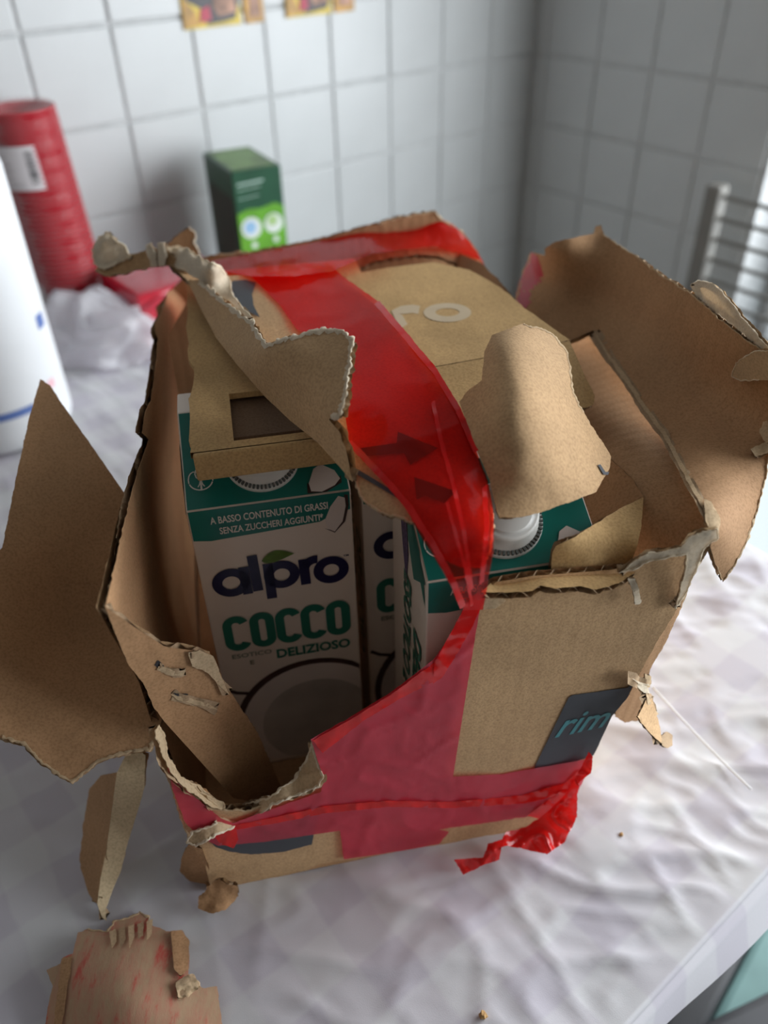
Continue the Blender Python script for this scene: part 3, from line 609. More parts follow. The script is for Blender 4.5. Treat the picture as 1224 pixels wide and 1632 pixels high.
# --- front: folded top edge, torn curl, torn rim of the lower left corner
sheet('top_fold', [(766, 944, .4), (786, 926, .3), (850, 914, .3), (1000, 904, .3), (1012, 912, 1), (986, 930, 1), (950, 940, 1), (925, 934, 1), (885, 938, .6), (862, 933, .6), (848, 942, 1), (815, 944, .8)], Surf([(768, 942, 'f', .005), (790, 926, 'f', -.003), (1000, 905, 'f', -.003), (985, 930, 'f', .006), (860, 936, 'f', .006), (860, 914, 'f', -.003)]), pc, mats=[KRAFT_LID, KRAFT, MEDIUM], T=.0028, wr=.0006)
sheet('corner_lip', [(764, 972, 2), (760, 958, 2), (768, 942, 1), (800, 945, 1), (806, 958, .5), (790, 970, .5)], FR, pc, mats=[TORN, KRAFT, MEDIUM], T=.001, toward=.0022, wr=.001, wf=120, g=6)
TC_S = Surf([(1000, 905, 'f', .004), (1140, 848, 'f', .010), (1085, 955, 'f', .003), (1016, 955, 'f', .004), (1088, 876, 'f', .008)])
sheet('torn_curl', [(985, 914, 2), (1004, 898, 2), (1034, 880, 2), (1052, 880, 2), (1086, 872, 2), (1096, 856, 2), (1120, 846, 2), (1144, 843, 2), (1146, 858, 2), (1122, 876, 2), (1112, 905, 1.5), (1092, 950, 1.5), (1076, 972, 1.5), (1084, 940, 1.5), (1092, 905, 2), (1094, 884, 2), (1062, 890, 2), (1032, 896, 2), (1012, 908, 2)], TC_S, pc, mats=[TORN_W, TORN, MEDIUM], T=.0016, wr=.0016, wf=70, g=6, fringe=2.4, fringe_mat=TORN_W)
sheet('torn_curl', [(1000, 922, 2), (1012, 922, 2), (1019, 940, 2), (1022, 960, 2), (1012, 964, 2), (1009, 945, 2)], TC_S, pc, mats=[TORN_W, TORN, MEDIUM], T=.001, wr=.002, wf=120, g=5, toward=.001)
LR_S = Surf([(300, 1340, 'f', .006), (345, 1318, 'f', .004), (430, 1275, 'f', .004), (508, 1245, 'f', .004), (500, 1190, 'f', -.006), (400, 1290, 'f', -.003), (490, 1225, 'f', -.004)])
sheet('torn_rim', [(296, 1342, 3), (306, 1324, 3), (345, 1312, 3), (344, 1292, 2.4), (372, 1288, 2.4), (432, 1268, 2.6), (468, 1242, 2.4), (488, 1208, 2.4), (498, 1178, 2), (504, 1205, 2), (516, 1238, 2.4), (508, 1254, 2.4), (444, 1280, 2.4), (396, 1306, 2.6), (350, 1330, 3), (312, 1350, 3)], LR_S, pc, mats=[TORN, TORN_W, MEDIUM], T=.0028, wr=.0022, wf=90, g=6, fringe=3.6, fringe_mat=TORN_W)
LR2 = Surf([(252, 1165, 'f', .001), (290, 1240, 'f', .002), (350, 1290, 'f', .001), (270, 1200, 'f', -.003), (330, 1262, 'f', -.003)])
sheet('torn_rim', [(246, 1166, 2), (254, 1154, 2), (262, 1170, 2), (270, 1208, 2), (288, 1238, 2), (316, 1250, 2.4), (334, 1268, 2.4), (358, 1280, 2.4), (358, 1290, 2), (340, 1288, 2), (316, 1270, 2.4), (292, 1254, 2), (270, 1228, 2), (256, 1198, 2)], LR2, pc, mats=[TORN, KRAFT_IN, MEDIUM], T=.0026, wr=.0018, wf=90, g=6, fringe=3, fringe_mat=TORN)
# small torn ears at the foot of the left corner
e1 = Surf([(305, 1345, 'f', .001), (292, 1395, 'z', .006), (328, 1405, 'z', .004), (330, 1360, 'f', .003)])
sheet('torn_ear', [(300, 1346, 2), (322, 1352, 1), (332, 1380, 1.5), (334, 1408, 1.5), (318, 1414, 2), (300, 1402, 2), (286, 1388, 2), (290, 1366, 2)], e1, pc, mats=[KRAFT_IN, KRAFT, MEDIUM], wr=.0018, wf=90, g=6)
e2 = Surf([(340, 1402, 'f', .003), (378, 1408, 'f', .008), (318, 1440, 'z', .007), (355, 1455, 'z', .005), (378, 1430, 'z', .008)])
sheet('torn_ear', [(336, 1410, 2), (350, 1400, 2), (362, 1410, 2), (378, 1412, 1.5), (380, 1428, 1.5), (362, 1448, 2), (338, 1456, 2), (316, 1448, 2), (316, 1430, 2)], e2, pc, mats=[KRAFT_IN, TORN, MEDIUM], wr=.0018, wf=90, g=6)
# right edge: the inner ply, and shreds hanging from it
RE = Surf([(1090, 940, 'f', -.006), (1010, 1100, 'f', -.007), (1000, 1140, 'f', -.010), (1035, 1060, 'f', -.007)])
re_ = sheet('inner_ply', [(1072, 970, 1.2), (1092, 934, 1.6), (1088, 962, 1.8), (1064, 1018, 1.8), (1038, 1064, 1.8), (1032, 1082, 2), (1030, 1100, 2), (1034, 1128, 2), (1018, 1148, 2), (996, 1152, 2), (980, 1142, 2), (984, 1120, 1), (1010, 1080, 1)], RE, pc, mats=[KRAFT_IN, KRAFT, MEDIUM], wr=.001)
SH = Surf([(1030, 1070, 'f', .000), (1040, 1130, 'f', .006), (1062, 1188, 'f', .010), (1010, 1085, 'f', .004), (1070, 1180, 'f', .004)])
for o_, m_ in (([(1024, 1128), (1034, 1104), (1044, 1128), (1050, 1150), (1056, 1186), (1040, 1172), (1022, 1152), (1016, 1142)], [KRAFT, TORN, MEDIUM]), ([(1014, 1092), (1020, 1088), (1032, 1094), (1036, 1106), (1026, 1104)], [TORN_W, TORN, MEDIUM]),
               ([(1006, 1080), (1018, 1086), (1034, 1090), (1036, 1094), (1018, 1090)], [TORN_W, TORN, MEDIUM]), ([(1028, 1074), (1038, 1078), (1036, 1096), (1030, 1094)], [TORN, TORN, MEDIUM]), ([(1030, 1104), (1040, 1122), (1050, 1138), (1044, 1142), (1032, 1122)], [TORN, TORN, MEDIUM]),
               ([(1054, 1172), (1062, 1166), (1072, 1172), (1072, 1188), (1062, 1192), (1055, 1188)], [MEDIUM, KRAFT_IN, MEDIUM])):
    sheet('shred', [(a, b, 1) for a, b in o_], SH, pc, mats=m_, T=.0012, wr=.0014, wf=120, g=5, ds=2)
# --- red tape round the front and the foot
TF = Surf([(x, y, 'f', .0012) for x, y in ((500, 1185), (760, 975), (545, 1370), (720, 1240), (340, 1345), (930, 1215), (860, 1300), (700, 1345), (620, 1110))] + [(272, 1228, 'f', .003), (920, 1262, 'f', .003)])
tf = sheet('front_tape', [(495, 1178, 1), (560, 1142, .8), (622, 1104, .8), (690, 1052, 1), (724, 1005, 1), (742, 960, .4), (776, 938, .3), (764, 975, .5), (750, 1060, .3), (722, 1238, .3), (800, 1234, .3), (935, 1210, 1), (932, 1240, 2), (918, 1268, 2), (890, 1292, 2), (860, 1298, 1), (800, 1308, .6), (700, 1322, .6), (716, 1326, 1.5), (700, 1345, .6), (640, 1356, .6), (548, 1370, .6), (542, 1324, .4), (500, 1330, .4), (420, 1342, .4), (348, 1348, 1.5), (318, 1334, 1.5), (296, 1312, 1.5), (276, 1262, 1), (267, 1222, 1), (288, 1252, 1), (322, 1280, 1), (352, 1304, 1), (372, 1312, 1), (420, 1294, .8), (512, 1262, .8), (516, 1240, .5)],
           TF, pc, mats=[TAPE_ON_SHEEN], thin=True, wr=.0012, wf=38, ridge=True, g=6, toward=.0003)
for o_, wv in (([(498, 1180), (560, 1146), (622, 1108), (692, 1056), (700, 1082), (640, 1112), (575, 1152), (514, 1200)], .001), ([(360, 1318), (440, 1302), (520, 1284), (620, 1276), (720, 1278), (830, 1268), (900, 1248), (930, 1222), (938, 1232), (910, 1262), (840, 1280), (720, 1288), (620, 1286), (520, 1296), (440, 1312), (380, 1322)], .0014),
               ([(692, 1058), (728, 990), (752, 950), (776, 938), (768, 965), (752, 1000), (730, 1040), (706, 1078), (690, 1090)], .0010), ([(840, 1300), (880, 1270), (915, 1246), (922, 1262), (890, 1292), (862, 1306)], .002), ([(340, 1330), (376, 1320), (380, 1338), (372, 1352), (352, 1346)], .0012)):
    sheet('tape_fold', [(a, b, .8) for a, b in o_], TF, tf, mats=[TAPE_DBL], thin=True, wr=wv, wf=70, ridge=True, g=5, toward=.0014)
TT = Surf([(730, 1386, 'z', .003), (770, 1372, 'z', .006), (800, 1345, 'z', .012), (870, 1360, 'z', .006), (905, 1338, 'z', .010), (942, 1212, 'f', .004), (840, 1318, 'f', .006), (930, 1262, 'f', .010), (880, 1300, 'f', .006)])
sheet('tape_tail', [(724, 1370, 1), (746, 1368, 1), (770, 1366, 1), (778, 1344, 1), (800, 1338, 1), (806, 1326, 1), (838, 1318, 1), (872, 1294, 1), (905, 1262, 1), (928, 1220, 1), (938, 1198, 1), (945, 1206, 1), (942, 1232, 1), (924, 1246, 1), (920, 1268, 1), (920, 1302, 1), (900, 1342, 1), (872, 1362, 1), (838, 1354, 1), (810, 1348, 1), (800, 1350, 1), (796, 1370, 1), (768, 1380, 1), (738, 1394, 1)],
      TT, pc, mats=[TAPE_DBL], thin=True, wr=.0045, wf=60, ridge=True, g=4, ds=2)
# prints on the front
decal('printed_label', [(906, 1112), (912, 1108), (1000, 1096), (1010, 1088), (1000, 1112), (975, 1142), (952, 1192), (946, 1204), (930, 1210), (860, 1228), (852, 1226), (854, 1218)], FR, fp, INK_GREY, .0008, jag=.3)
v2, f2 = text2d('rim', 1, .012, .25)
lo, hi = v2.min(0), v2.max(0); w2 = (v2 - lo) / (hi - lo)
pts = [FR(884 + 80 * a + 2 * b * 8, 1176 - 18 * a - 36 * b + 4 * b * a, .0012) for a, b in w2]
mesh('label_lettering', np.array(pts) - P0, f2, LABEL_TEAL, fp)
decal('printed_curve', [(330, 1338), (352, 1334), (420, 1316), (508, 1296), (500, 1330), (497, 1346), (450, 1358), (400, 1362), (365, 1357), (344, 1350)], FR, fp, INK_GREY, .0006, jag=.5)

# ================================================================ the drink cartons inside
CW, CDp, CS, CT = .0705, .064, .180, .2015      # width, depth, shoulder height, top height
SL0, SL1 = 0.0, .046                              # the sloping panel runs from the front shoulder back to here
SLA = math.atan2(CT - CS, SL1 - SL0)
def onface(vf, off=.0003):                        # (x, z) -> front face
    return [(x, -off, z) for x, z in vf[0]], vf[1]
def onslope(vf, off=.0003):                       # (x, s) -> sloping panel
    return [(x, s * math.cos(SLA) - off * math.sin(SLA), CS + s * math.sin(SLA) + off * math.cos(SLA)) for x, s in vf[0]], vf[1]
def onleft(vf, off=.0003):                        # (y, z) -> left face
    return [(-off, y, z) for y, z in vf[0]], vf[1]
def join3(parts):
    V, Fs, o = [], [], 0
    for v, f in parts: V += list(v); Fs += [tuple(i + o for i in q) for q in f]; o += len(v)
    return V, Fs
def stad(cx, cz, rx, rz): return [(cx + rx * math.cos(a), cz + (rz - rx) * (1 if math.sin(a) > 0 else -1) * (abs(math.sin(a)) > 1e-6) + rx * math.sin(a)) for a in np.linspace(0, 2 * math.pi, 33)[:-1]]
def stadC(cx, cz, rx, rz):
    p = []
    for a in np.linspace(math.radians(18), math.radians(342), 30): p.append((cx + rx * math.cos(a), cz + (rz - rx) * (1 if math.sin(a) > 0 else -1) + rx * math.sin(a)))
    return p
def brand():
    w = .0046; P = []
    P.append(stroke2d(arc(.0133, .1373, .0063, .0062, 0, 360, 28)[:-1], w, True)); P.append(stroke2d([(.0197, .1456), (.0200, .1290)], w))
    P.append(stroke2d([(.0242, .1516), (.0248, .1300)], w))
    P.append(stroke2d([(.0306, .1456), (.0306, .1240)], w)); P.append(stroke2d(arc(.0364, .1378, .0060, .0060, 0, 360, 28)[:-1], w, True))
    P.append(stroke2d([(.0468, .1450), (.0470, .1296)], w)); P.append(stroke2d(arc(.0525, .1388, .0056, .0052, 165, 82, 10), w))
    P.append(stroke2d(arc(.0592, .1362, .0060, .0059, 0, 360, 28)[:-1], w, True))
    return merge2d(P)
BRAND = brand(); 
COCCO = merge2d([stroke2d(stadC(.0116, .1045, .0041, .0095), .0043), stroke2d(stad(.0240, .1045, .0038, .0095), .0043, True), stroke2d(stadC(.0366, .1045, .0041, .0095), .0043), stroke2d(stadC(.0488, .1045, .0041, .0095), .0043), stroke2d(stad(.0608, .1045, .0038, .0095), .0043, True)])
T1 = fit2d(text2d('A BASSO CONTENUTO DI GRASSI', 1, .02), .0092, .0600, .1719, .1758); T2 = fit2d(text2d('SENZA ZUCCHERI AGGIUNTI*', 1, .02), .0124, .0576, .1660, .1699)
ESO = fit2d(text2d('ESOTICO', 1, .012), .0073, .0266, .0876, .0905); EE = fit2d(text2d('E', 1, .02), .0153, .0175, .0818, .0848); DEL = fit2d(text2d('DELIZIOSO', 1, .03), .0289, .0658, .0832, .0895)
TM = fit2d(text2d('TM', 1, .02), .0652, .0678, .1432, .1442)
ESV = fit2d(text2d('ESOTICO E', 1, .03), .30, .75, 0, 1); DLV = fit2d(text2d('DELIZIOSO', 1, .03), .28, .80, 0, 1)
def clip_circle(cx, cz, rx, rz, x0=0.0006, x1=CW - .0006, z0=.003, n=48):
    return [(min(max(cx + rx * math.cos(a), x0), x1), max(cz + rz * math.sin(a), z0)) for a in np.linspace(0, 2 * math.pi, n + 1)[:-1]]
def drink_carton(P, rz, label, ctilt=0):
    root = empty('drink_carton', P, rz); tag(root, label, 'drink carton', 'coconut drink cartons inside the torn parcel')
    bm = bmesh.new()
    prof = [(0, 0), (CDp, 0), (CDp, CT), (SL1, CT), (0, CS)]
    f0 = [bm.verts.new((0, y, z)) for y, z in prof]; f1 = [bm.verts.new((CW, y, z)) for y, z in prof]
    bm.faces.new(f0); bm.faces.new(f1[::-1])
    for i in range(5): j = (i + 1) % 5; bm.faces.new((f0[i], f1[i], f1[j], f0[j]))
    bmesh.ops.bevel(bm, geom=list(bm.edges), offset=.0008, segments=2, affect='EDGES', profile=.6)
    bm_obj('carton_body', bm, CARTON, root)
    e = .0007
    slope_len = (SL1 - SL0) / math.cos(SLA)
    teal = [onslope(poly2d([(e, .0004), (CW - e, .0004), (CW - e, slope_len - e), (e, slope_len - e)])),
            onface(poly2d([(e, CS - .0004), (e, .1640), (.008, .1628), (.016, .1632), (.03, .1638), (.045, .1646), (.056, .1652), (.060, .1672), (CW - e, .1700), (CW - e, CS - .0004)])),
            onleft(poly2d([(e, CS - .002), (.020, CS - .016), (.030, CS - .003), (.034, CS + .014), (.030, CS + .0135)])),
            onleft(poly2d([(.001, .166), (.004, .178), (.012, .186), (.03, .1935), (.016, .178)]))]
    v, f = join3(teal); mesh('teal_panel', v, f, TEAL, root)
    v, f = join3([onface(BRAND, .0005), onface(TM, .0005)]); mesh('brand_lettering', v, f, NAVY, root)
    lf_ = []
    n = 14
    for k in range(n + 1): t_ = k / n; lf_.append((.0282 + .0150 * t_, .1475 + .0042 * math.sin(math.pi * t_ ** .8) + .0018 * t_))
    for k in range(n, -1, -1): t_ = k / n; lf_.append((.0282 + .0150 * t_, .1475 - .0020 * math.sin(math.pi * t_ ** .6) + .0018 * t_ ** 1.5))
    v, f = onface(poly2d(lf_), .0005); mesh('leaf_mark', v, f, LEAF, root)
    v, f = onface(COCCO, .0005); mesh('flavour_lettering', v, f, GREEN_T, root)
    v, f = join3([onface(DEL, .0005)]); mesh('flavour_lettering', v, f, GREEN_T, root)
    v, f = join3([onface(ESO, .0005), onface(EE, .0005)]); mesh('small_lettering', v, f, GREYGREEN, root)
    emb = [stroke2d(arc(.0075, .0145, .0052, .0052, 200, 340, 12), .0006), stroke2d([(.0075, .0092), (.0075, .018)], .0008), stroke2d(arc(.0048, .0145, .0025, .0042, -60, 200, 10), .0005), stroke2d(arc(.0102, .0145, .0025, .0042, 240, -20, 10), .0005), stroke2d(arc(.0075, .0175, .0022, .003, 0, 360, 10)[:-1], .0005, True)]
    v, f = join3([onface(T1, .0006), onface(T2, .0006), onslope(merge2d(emb), .0006)]); mesh('claim_lettering', v, f, WHITE_INK, root)
    # coconut halves printed on the front, pieces of coconut on the teal
    outer = clip_circle(.045, .033, .0425, .0455); milk = clip_circle(.046, .030, .0300, .0330)
    v, f = onface(poly2d([(x, z) for x, z in outer]), .0003); pic = mesh('coconut_picture', v, f, COCO_SHELL, root)
    v, f = onface(poly2d(clip_circle(.0455, .032, .0395, .0430)), .0004); mesh('coconut_flesh', v, f, COCO_MEAT, pic)
    v, f = onface(poly2d(milk), .0005); mesh('coconut_milk', v, f, COCO_MILK, pic)
    v, f = onface(stroke2d([(.0012, .066), (.006, .0625), (.0125, .0605)], .0022), .0004); mesh('coconut_rim', v, f, COCO_SHELL, pic)
    pc1 = poly2d([(.0535, .0015), (.0530, .0055), (.0560, .0125), (.0595, .0145), (.0650, .0105), (.0668, .0060), (.0640, .0030), (.058, .0006)]); pc1b = poly2d([(.0518, .0008), (.0524, .0060), (.0560, .0024), (.064, .0030), (.0674, .0078), (.0672, .0040), (.060, -.0000 + .0004)])
    pf = poly2d([(.0582, .1660), (.0590, .1610), (.0622, .1588), (.0660, .1640), (.0678, .1722), (.0676, .1768), (.0648, .1782), (.0610, .1730)]); pfb = poly2d([(.0578, .1612), (.0622, .1580), (.0672, .1636), (.0692, .1724), (.0690, .1780), (.0674, .1784), (.0675, .1722), (.0655, .1640), (.0618, .1592)])
    v, f = join3([onslope(pc1b, .0005), onface(pfb, .0005)]); pcs = mesh('coconut_pieces', v, f, COCO_SHELL, root)
    v, f = join3([onslope(pc1, .0007), onface(pf, .0007)]); mesh('coconut_flesh', v, f, COCO_MEAT, pcs)
    # writing up the left face
    def vert(vf, y0, y1, z0, z1):                 # letters run upward, slanting
        return onleft((np.array([(y0 + (y1 - y0) * (1 - b) + .010 * (a - .5), z1 - (z1 - z0) * a) for a, b in vf[0]]), vf[1]), .0005)
    v, f = join3([vert(ESV, .026, .040, .04, .205), vert(DLV, .008, .022, .015, .185)]); mesh('side_lettering', v, f, GREEN_T, root)
    v, f = onleft(poly2d([(.034, .1895), (.046, .185), (.040, .165), (.034, .150), (.030, .168)]), .0004); mesh('side_pattern', v, f, PURPLE, root)
    # screw cap on the sloping panel
    s0 = .0205; cpos = (.0345, s0 * math.cos(SLA), CS + s0 * math.sin(SLA))
    v, f = lathe([(.0001, .0112), (.0098, .0112), (.0102, .0109), (.0102, .0104), (.0118, .0106), (.0128, .0100), (.0131, .0090), (.0131, .0045), (.0140, .0042), (.0141, .0026), (.0158, .0022), (.0162, .0014), (.0162, .0)], 56)
    cp = mesh('screw_cap', v, f, CAPW, root, True, loc=cpos); cp.rotation_euler = (SLA, 0, 0)
    bm = bmesh.new()
    for k in range(56):
        a = 2 * math.pi * k / 56; M = Matrix.Rotation(a, 4, 'Z') @ Matrix.Translation((.0150, 0, .0028))
        r = bmesh.ops.create_cube(bm, size=1, matrix=M @ Matrix.Diagonal((.0016, .0008, .0014, 1)))
    bm_obj('cap_teeth', bm, plain('cap_gap', (.12, .13, .12), .6), cp)['kind'] = 'stuff'
    return root
ANG = math.atan2(.182, .983)
cA = onz(296, 816, .184); cA[2] = .004
c1 = drink_carton(cA, ANG, 'coconut drink carton on the left, its whole front with the flavour name showing')
cB = onz(683, 937, .184) + Vv * .003; cB[2] = .004
c2 = drink_carton(cB, ANG, 'coconut drink carton nearest the front right, white cap beside the red tape')
c3 = drink_carton(cA + U * .0765 + Vv * .010, ANG, 'coconut drink carton half hidden between the other two, in their shadow')

# ================================================================ the two inner display trays
def uvz(px_, py_, z): P = onz(px_, py_, z) - P0; return P @ U, P @ Vv
lidz = .2125
lc = empty('multipack_tray', P0, ANG); tag(lc, 'brown cardboard multipack lid with a cut hand hole, over the left carton', 'cardboard tray')
lu, lv = uvz(303, 722, lidz); h0u, h0v = uvz(375, 702, lidz); h1u, h1v = uvz(362, 628, lidz)
u1, v1_ = .128, .262
hu0, hv0, hu1, hv1 = (h0u + h1u) / 2, h0v, .125 - .008, h1v
def strip_lid(lo, hi): 
    bm = bmesh.new(); add_box(bm, lo, hi, .0005, 1); return bm
bm = bmesh.new(); th = .0028
n_t = 22
# top with a hole, its left edge torn
rg = random.Random(5)
ys = np.linspace(lv, v1_, n_t); 
def tnoise(y): return .0016 * noise.noise(Vector((y * 260, 3, 1))) + (.0025 if lv + .055 < y < lv + .075 else 0)
cols_ = lambda y: [lu + tnoise(y), hu0, hu1, u1]
yy = sorted(set(list(ys) + [hv0, hv1])); tv_, tf_ = [], []
for y in yy:
    for x in cols_(y): tv_.append((x, y, lidz)); tv_.append((x, y, lidz - th))
for i in range(len(yy) - 1):
    for j in range(3):
        if j == 1 and yy[i] >= hv0 - 1e-9 and yy[i + 1] <= hv1 + 1e-9:
            continue
        a = (i * 4 + j) * 2; b = a + 2; c = ((i + 1) * 4 + j) * 2; d = c + 2
        tf_ += [(a, b, d, c), (a + 1, c + 1, d + 1, b + 1)]
    for j in (0, 3):
        a = (i * 4 + j) * 2; c = ((i + 1) * 4 + j) * 2; tf_.append((a, c, c + 1, a + 1))
    if yy[i] >= hv0 - 1e-9 and yy[i + 1] <= hv1 + 1e-9:
        for j in (1, 2): a = (i * 4 + j) * 2; c = ((i + 1) * 4 + j) * 2; tf_.append((a, c, c + 1, a + 1))
for y in (hv0, hv1):
    i = yy.index(y); a = (i * 4 + 1) * 2; tf_.append((a, a + 2, a + 3, a + 1))
mesh('lid_top', tv_, tf_, KRAFT_LID, lc, uv=[(v[0], v[1]) for v in tv_])
bm = bmesh.new(); add_box(bm, (lu + .001, lv - .0028, lidz - .0125), (u1, lv - .00002, lidz), .0009, 2); bm_obj('lid_lip', bm, KRAFT_LID, lc)
bm = bmesh.new(); add_box(bm, (hu0 - .003, hv0 + .009, lidz - .0068), (hu1 + .004, hv1 + .004, lidz - .0046), .0006, 1); hf_ = bm_obj('hand_hole_flap', bm, KRAFT_DK_SHADE, lc); 
bm = bmesh.new(); add_box(bm, (u1 - .003, lv + .05, .19), (u1 - .0002, v1_, lidz - th), .0004, 1); bm_obj('inner_wall', bm, KRAFT_LID, lc)
ORG = [B3(0, 0, 0)]
rc = empty('multipack_tray', P0); tag(rc, 'brown cardboard multipack lid with faint white print, at the back right of the parcel', 'cardboard tray')
lidr = .213
RT = Plane('z', lidr)
rt = sheet('lid_top', [(540, 452, 0), (556, 438, 0), (620, 426, 0), (690, 418, 0), (748, 430, 0), (774, 444, .5), (800, 460, 1.5), (842, 495, .6), (908, 542, .3), (840, 557, .2), (771, 570, .2), (699, 583, .2), (600, 598, 0), (560, 520, 0)], RT, rc, mats=[KRAFT_LID, KRAFT_IN, MEDIUM], T=.0028, wr=.0005)
LPS = Surf([(699, 583, 'z', .213), (908, 542, 'z', .213), (600, 598, 'z', .213), (947, 638, 'z', .198), (735, 650, 'z', .206), (640, 660, 'z', .206)])
sheet('lid_lip', [(600, 599, 0), (699, 584, 0), (771, 571, 0), (840, 558, 0), (908, 543, .3), (928, 590, .5), (948, 630, 1.2), (946, 644, 1.2), (934, 650, 1.2), (900, 652, .5), (800, 660, .5), (735, 668, .5), (640, 678, 0)], LPS, rc, mats=[KRAFT_LID, KRAFT_IN, MEDIUM], T=.0028, wr=.0005)
PALE = plain('pale_print', (.60, .47, .31), .8)
o2 = []
for k in range(40):
    a = 2 * math.pi * k / 40; o2 += [(713 + 38 * math.cos(a), 498 + 15 * math.sin(a)), (713 + 19 * math.cos(a), 497.5 + 6.5 * math.sin(a))]
v = [RT(x, y, .0005) - P0 for x, y in o2]; f = [(2 * k, 2 * k + 1, (2 * k + 3) % 80, (2 * k + 2) % 80) for k in range(40)]
mesh('printed_letter', v, f, PALE, rt)
sv, sf = stroke2d([(644, 520), (636, 506), (630, 497), (640, 494), (658, 492), (668, 494)], 13)
mesh('printed_letter', [RT(x, y, .0005) - P0 for x, y in sv], sf, PALE, rt)
# torn corner of the tray beside the front carton
ic = empty('tray_corner', P0); tag(ic, 'torn brown tray corner tucked between the right panel and the front carton', 'cardboard piece')
I1 = Surf([(962, 722, 'z', .196), (1026, 792, 'z', .190), (912, 856, 'z', .172), (900, 800, 'z', .172)])
sheet('side_board', [(962, 722, 1), (985, 742, 1.2), (1008, 764, 1.2), (1027, 793, 1), (1000, 804, 0), (960, 826, 0), (914, 856, 0), (900, 830, 0), (900, 790, 0), (936, 745, 1)], I1, ic, mats=[KRAFT_IN, KRAFT_LID, MEDIUM], T=.003, g=7, flute=Vv)
I2 = Surf([(1026, 792, 'z', .190), (912, 856, 'f', -.006), (880, 905, 'f', -.005), (1000, 898, 'f', -.006), (1018, 870, 'f', -.006), (960, 825, 'z', .195)])
sheet('front_board', [(1026, 792, .8), (1022, 840, .5), (1016, 870, .5), (1002, 905, 0), (878, 912, 0), (880, 882, .6), (886, 870, .6), (914, 857, 1), (950, 834, 1), (985, 812, 1)], I2, ic, mats=[KRAFT_LID, KRAFT_IN, MEDIUM], T=.003, g=7)

# ================================================================ scraps and crumbs on the table
s1 = empty('cardboard_scrap', onz(170, 1440, 0)); tag(s1, 'bent pale cardboard strip leaning below the big left flap', 'cardboard scrap'); ORG = [np.array(s1.location)]
S1 = Surf([(166, 1456, 'z', .004), (205, 1200, 'z', .075), (232, 1200, 'z', .078), (178, 1420, 'z', .008), (135, 1410, 'z', .004), (140, 1240, 'z', .050), (160, 1330, 'z', .030), (215, 1300, 'z', .040)])
S1 = Surf([(166, 1456, 'z', .004), (205, 1200, 'z', .075), (232, 1200, 'z', .078), (178, 1420, 'z', .008), (186, 1232, 'z', .070), (160, 1400, 'z', .014), (176, 1320, 'z', .040), (215, 1300, 'z', .044)])
S1b = Surf([(186, 1232, 'z', .070), (176, 1320, 'z', .040), (160, 1400, 'z', .014), (156, 1440, 'z', .006), (142, 1258, 'z', .035), (128, 1365, 'z', .004), (150, 1436, 'z', .003)])
sheet('board', [(204, 1196, .6), (222, 1196, .6), (232, 1204, .6), (230, 1255, .8), (222, 1285, .8), (214, 1310, .8), (202, 1350, .8), (192, 1390, .8), (180, 1418, 1), (168, 1450, 1), (170, 1468, 1.5), (162, 1460, 1), (155, 1440, .3), (160, 1400, .3), (170, 1350, .3), (177, 1300, .3), (186, 1232, .3)], S1, s1, mats=[kraft('kraft_pale', (.66, .52, .33), .05), KRAFT_IN, MEDIUM], wr=.0006)
sheet('bent_edge', [(186, 1231, .5), (177, 1300, .3), (170, 1350, .3), (160, 1400, .3), (155, 1441, .6), (148, 1434, 1.5), (138, 1418, 1.5), (130, 1398, 1.5), (127, 1365, 1.5), (135, 1300, .8), (142, 1258, .8), (160, 1236, .6)], S1b, s1, mats=[KRAFT_IN, KRAFT, MEDIUM], wr=.0008)
s2 = empty('cardboard_scrap', onz(210, 1560, 0)); tag(s2, 'torn cardboard scrap with red smears at the near table edge', 'cardboard scrap'); ORG = [np.array(s2.location)]
S2 = Surf([(210, 1470, 'z', .006), (100, 1540, 'z', .010), (300, 1490, 'z', .005), (350, 1600, 'z', .006), (80, 1640, 'z', .004), (200, 1600, 'z', .016), (330, 1660, 'z', .006), (250, 1540, 'z', .012)])
t = NT('red_smeared_kraft'); tc = t.n('ShaderNodeTexCoord'); n1 = t.n('ShaderNodeTexNoise', Scale=60.0, Detail=5.0, Roughness=.7); mp = t.n('ShaderNodeMapping'); mp.inputs['Scale'].default_value = (2.2, .7, 1); t.l(tc.outputs['Object'], mp.inputs[0]); t.l(mp.outputs[0], n1.inputs['Vector'])
t.l(t.ramp(n1.outputs[0], [(.42, (.44, .29, .175)), (.56, (.46, .235, .15)), (.66, (.50, .10, .07))]), t.b.inputs['Base Color']); t.b.inputs['Roughness'].default_value = .85
bp = t.n('ShaderNodeBump', Strength=.3, Distance=.001); t.l(n1.outputs[0], bp.inputs['Height']); t.l(bp.outputs[0], t.b.inputs['Normal'])
SMEAR = t.m
bd = sheet('board', [(124, 1486, 1.5), (140, 1480, 2.5), (170, 1484, 2.5), (184, 1466, 2.5), (205, 1462, 2.5), (222, 1452, 2.5), (238, 1460, 2.5), (240, 1474, 2), (268, 1484, 1.5), (290, 1482, 1.5), (300, 1498, 1), (302, 1525, 1), (300, 1552, 1.5), (314, 1562, 2.5), (322, 1574, 2), (346, 1572, 1), (350, 1605, 1), (358, 1650, 1), (70, 1650, 1), (76, 1605, 1), (84, 1572, 1), (74, 1546, 1), (96, 1536, 1), (100, 1526, 1), (116, 1520, 1)],
           S2, s2, mats=[SMEAR, KRAFT_IN, MEDIUM], wr=.0008, wf=40, fringe=3, fringe_min=2.4, fringe_mat=TORN)
for k in range(5): decal('bare_flute', [(174 + 15 * k, 1484 - 4 * k), (184 + 15 * k, 1480 - 4 * k), (186 + 14 * k, 1500 - 3 * k), (178 + 14 * k, 1506 + (6 if k < 3 else -8))], S2, bd, MEDIUM if k % 2 else TORN, .0012, jag=1)
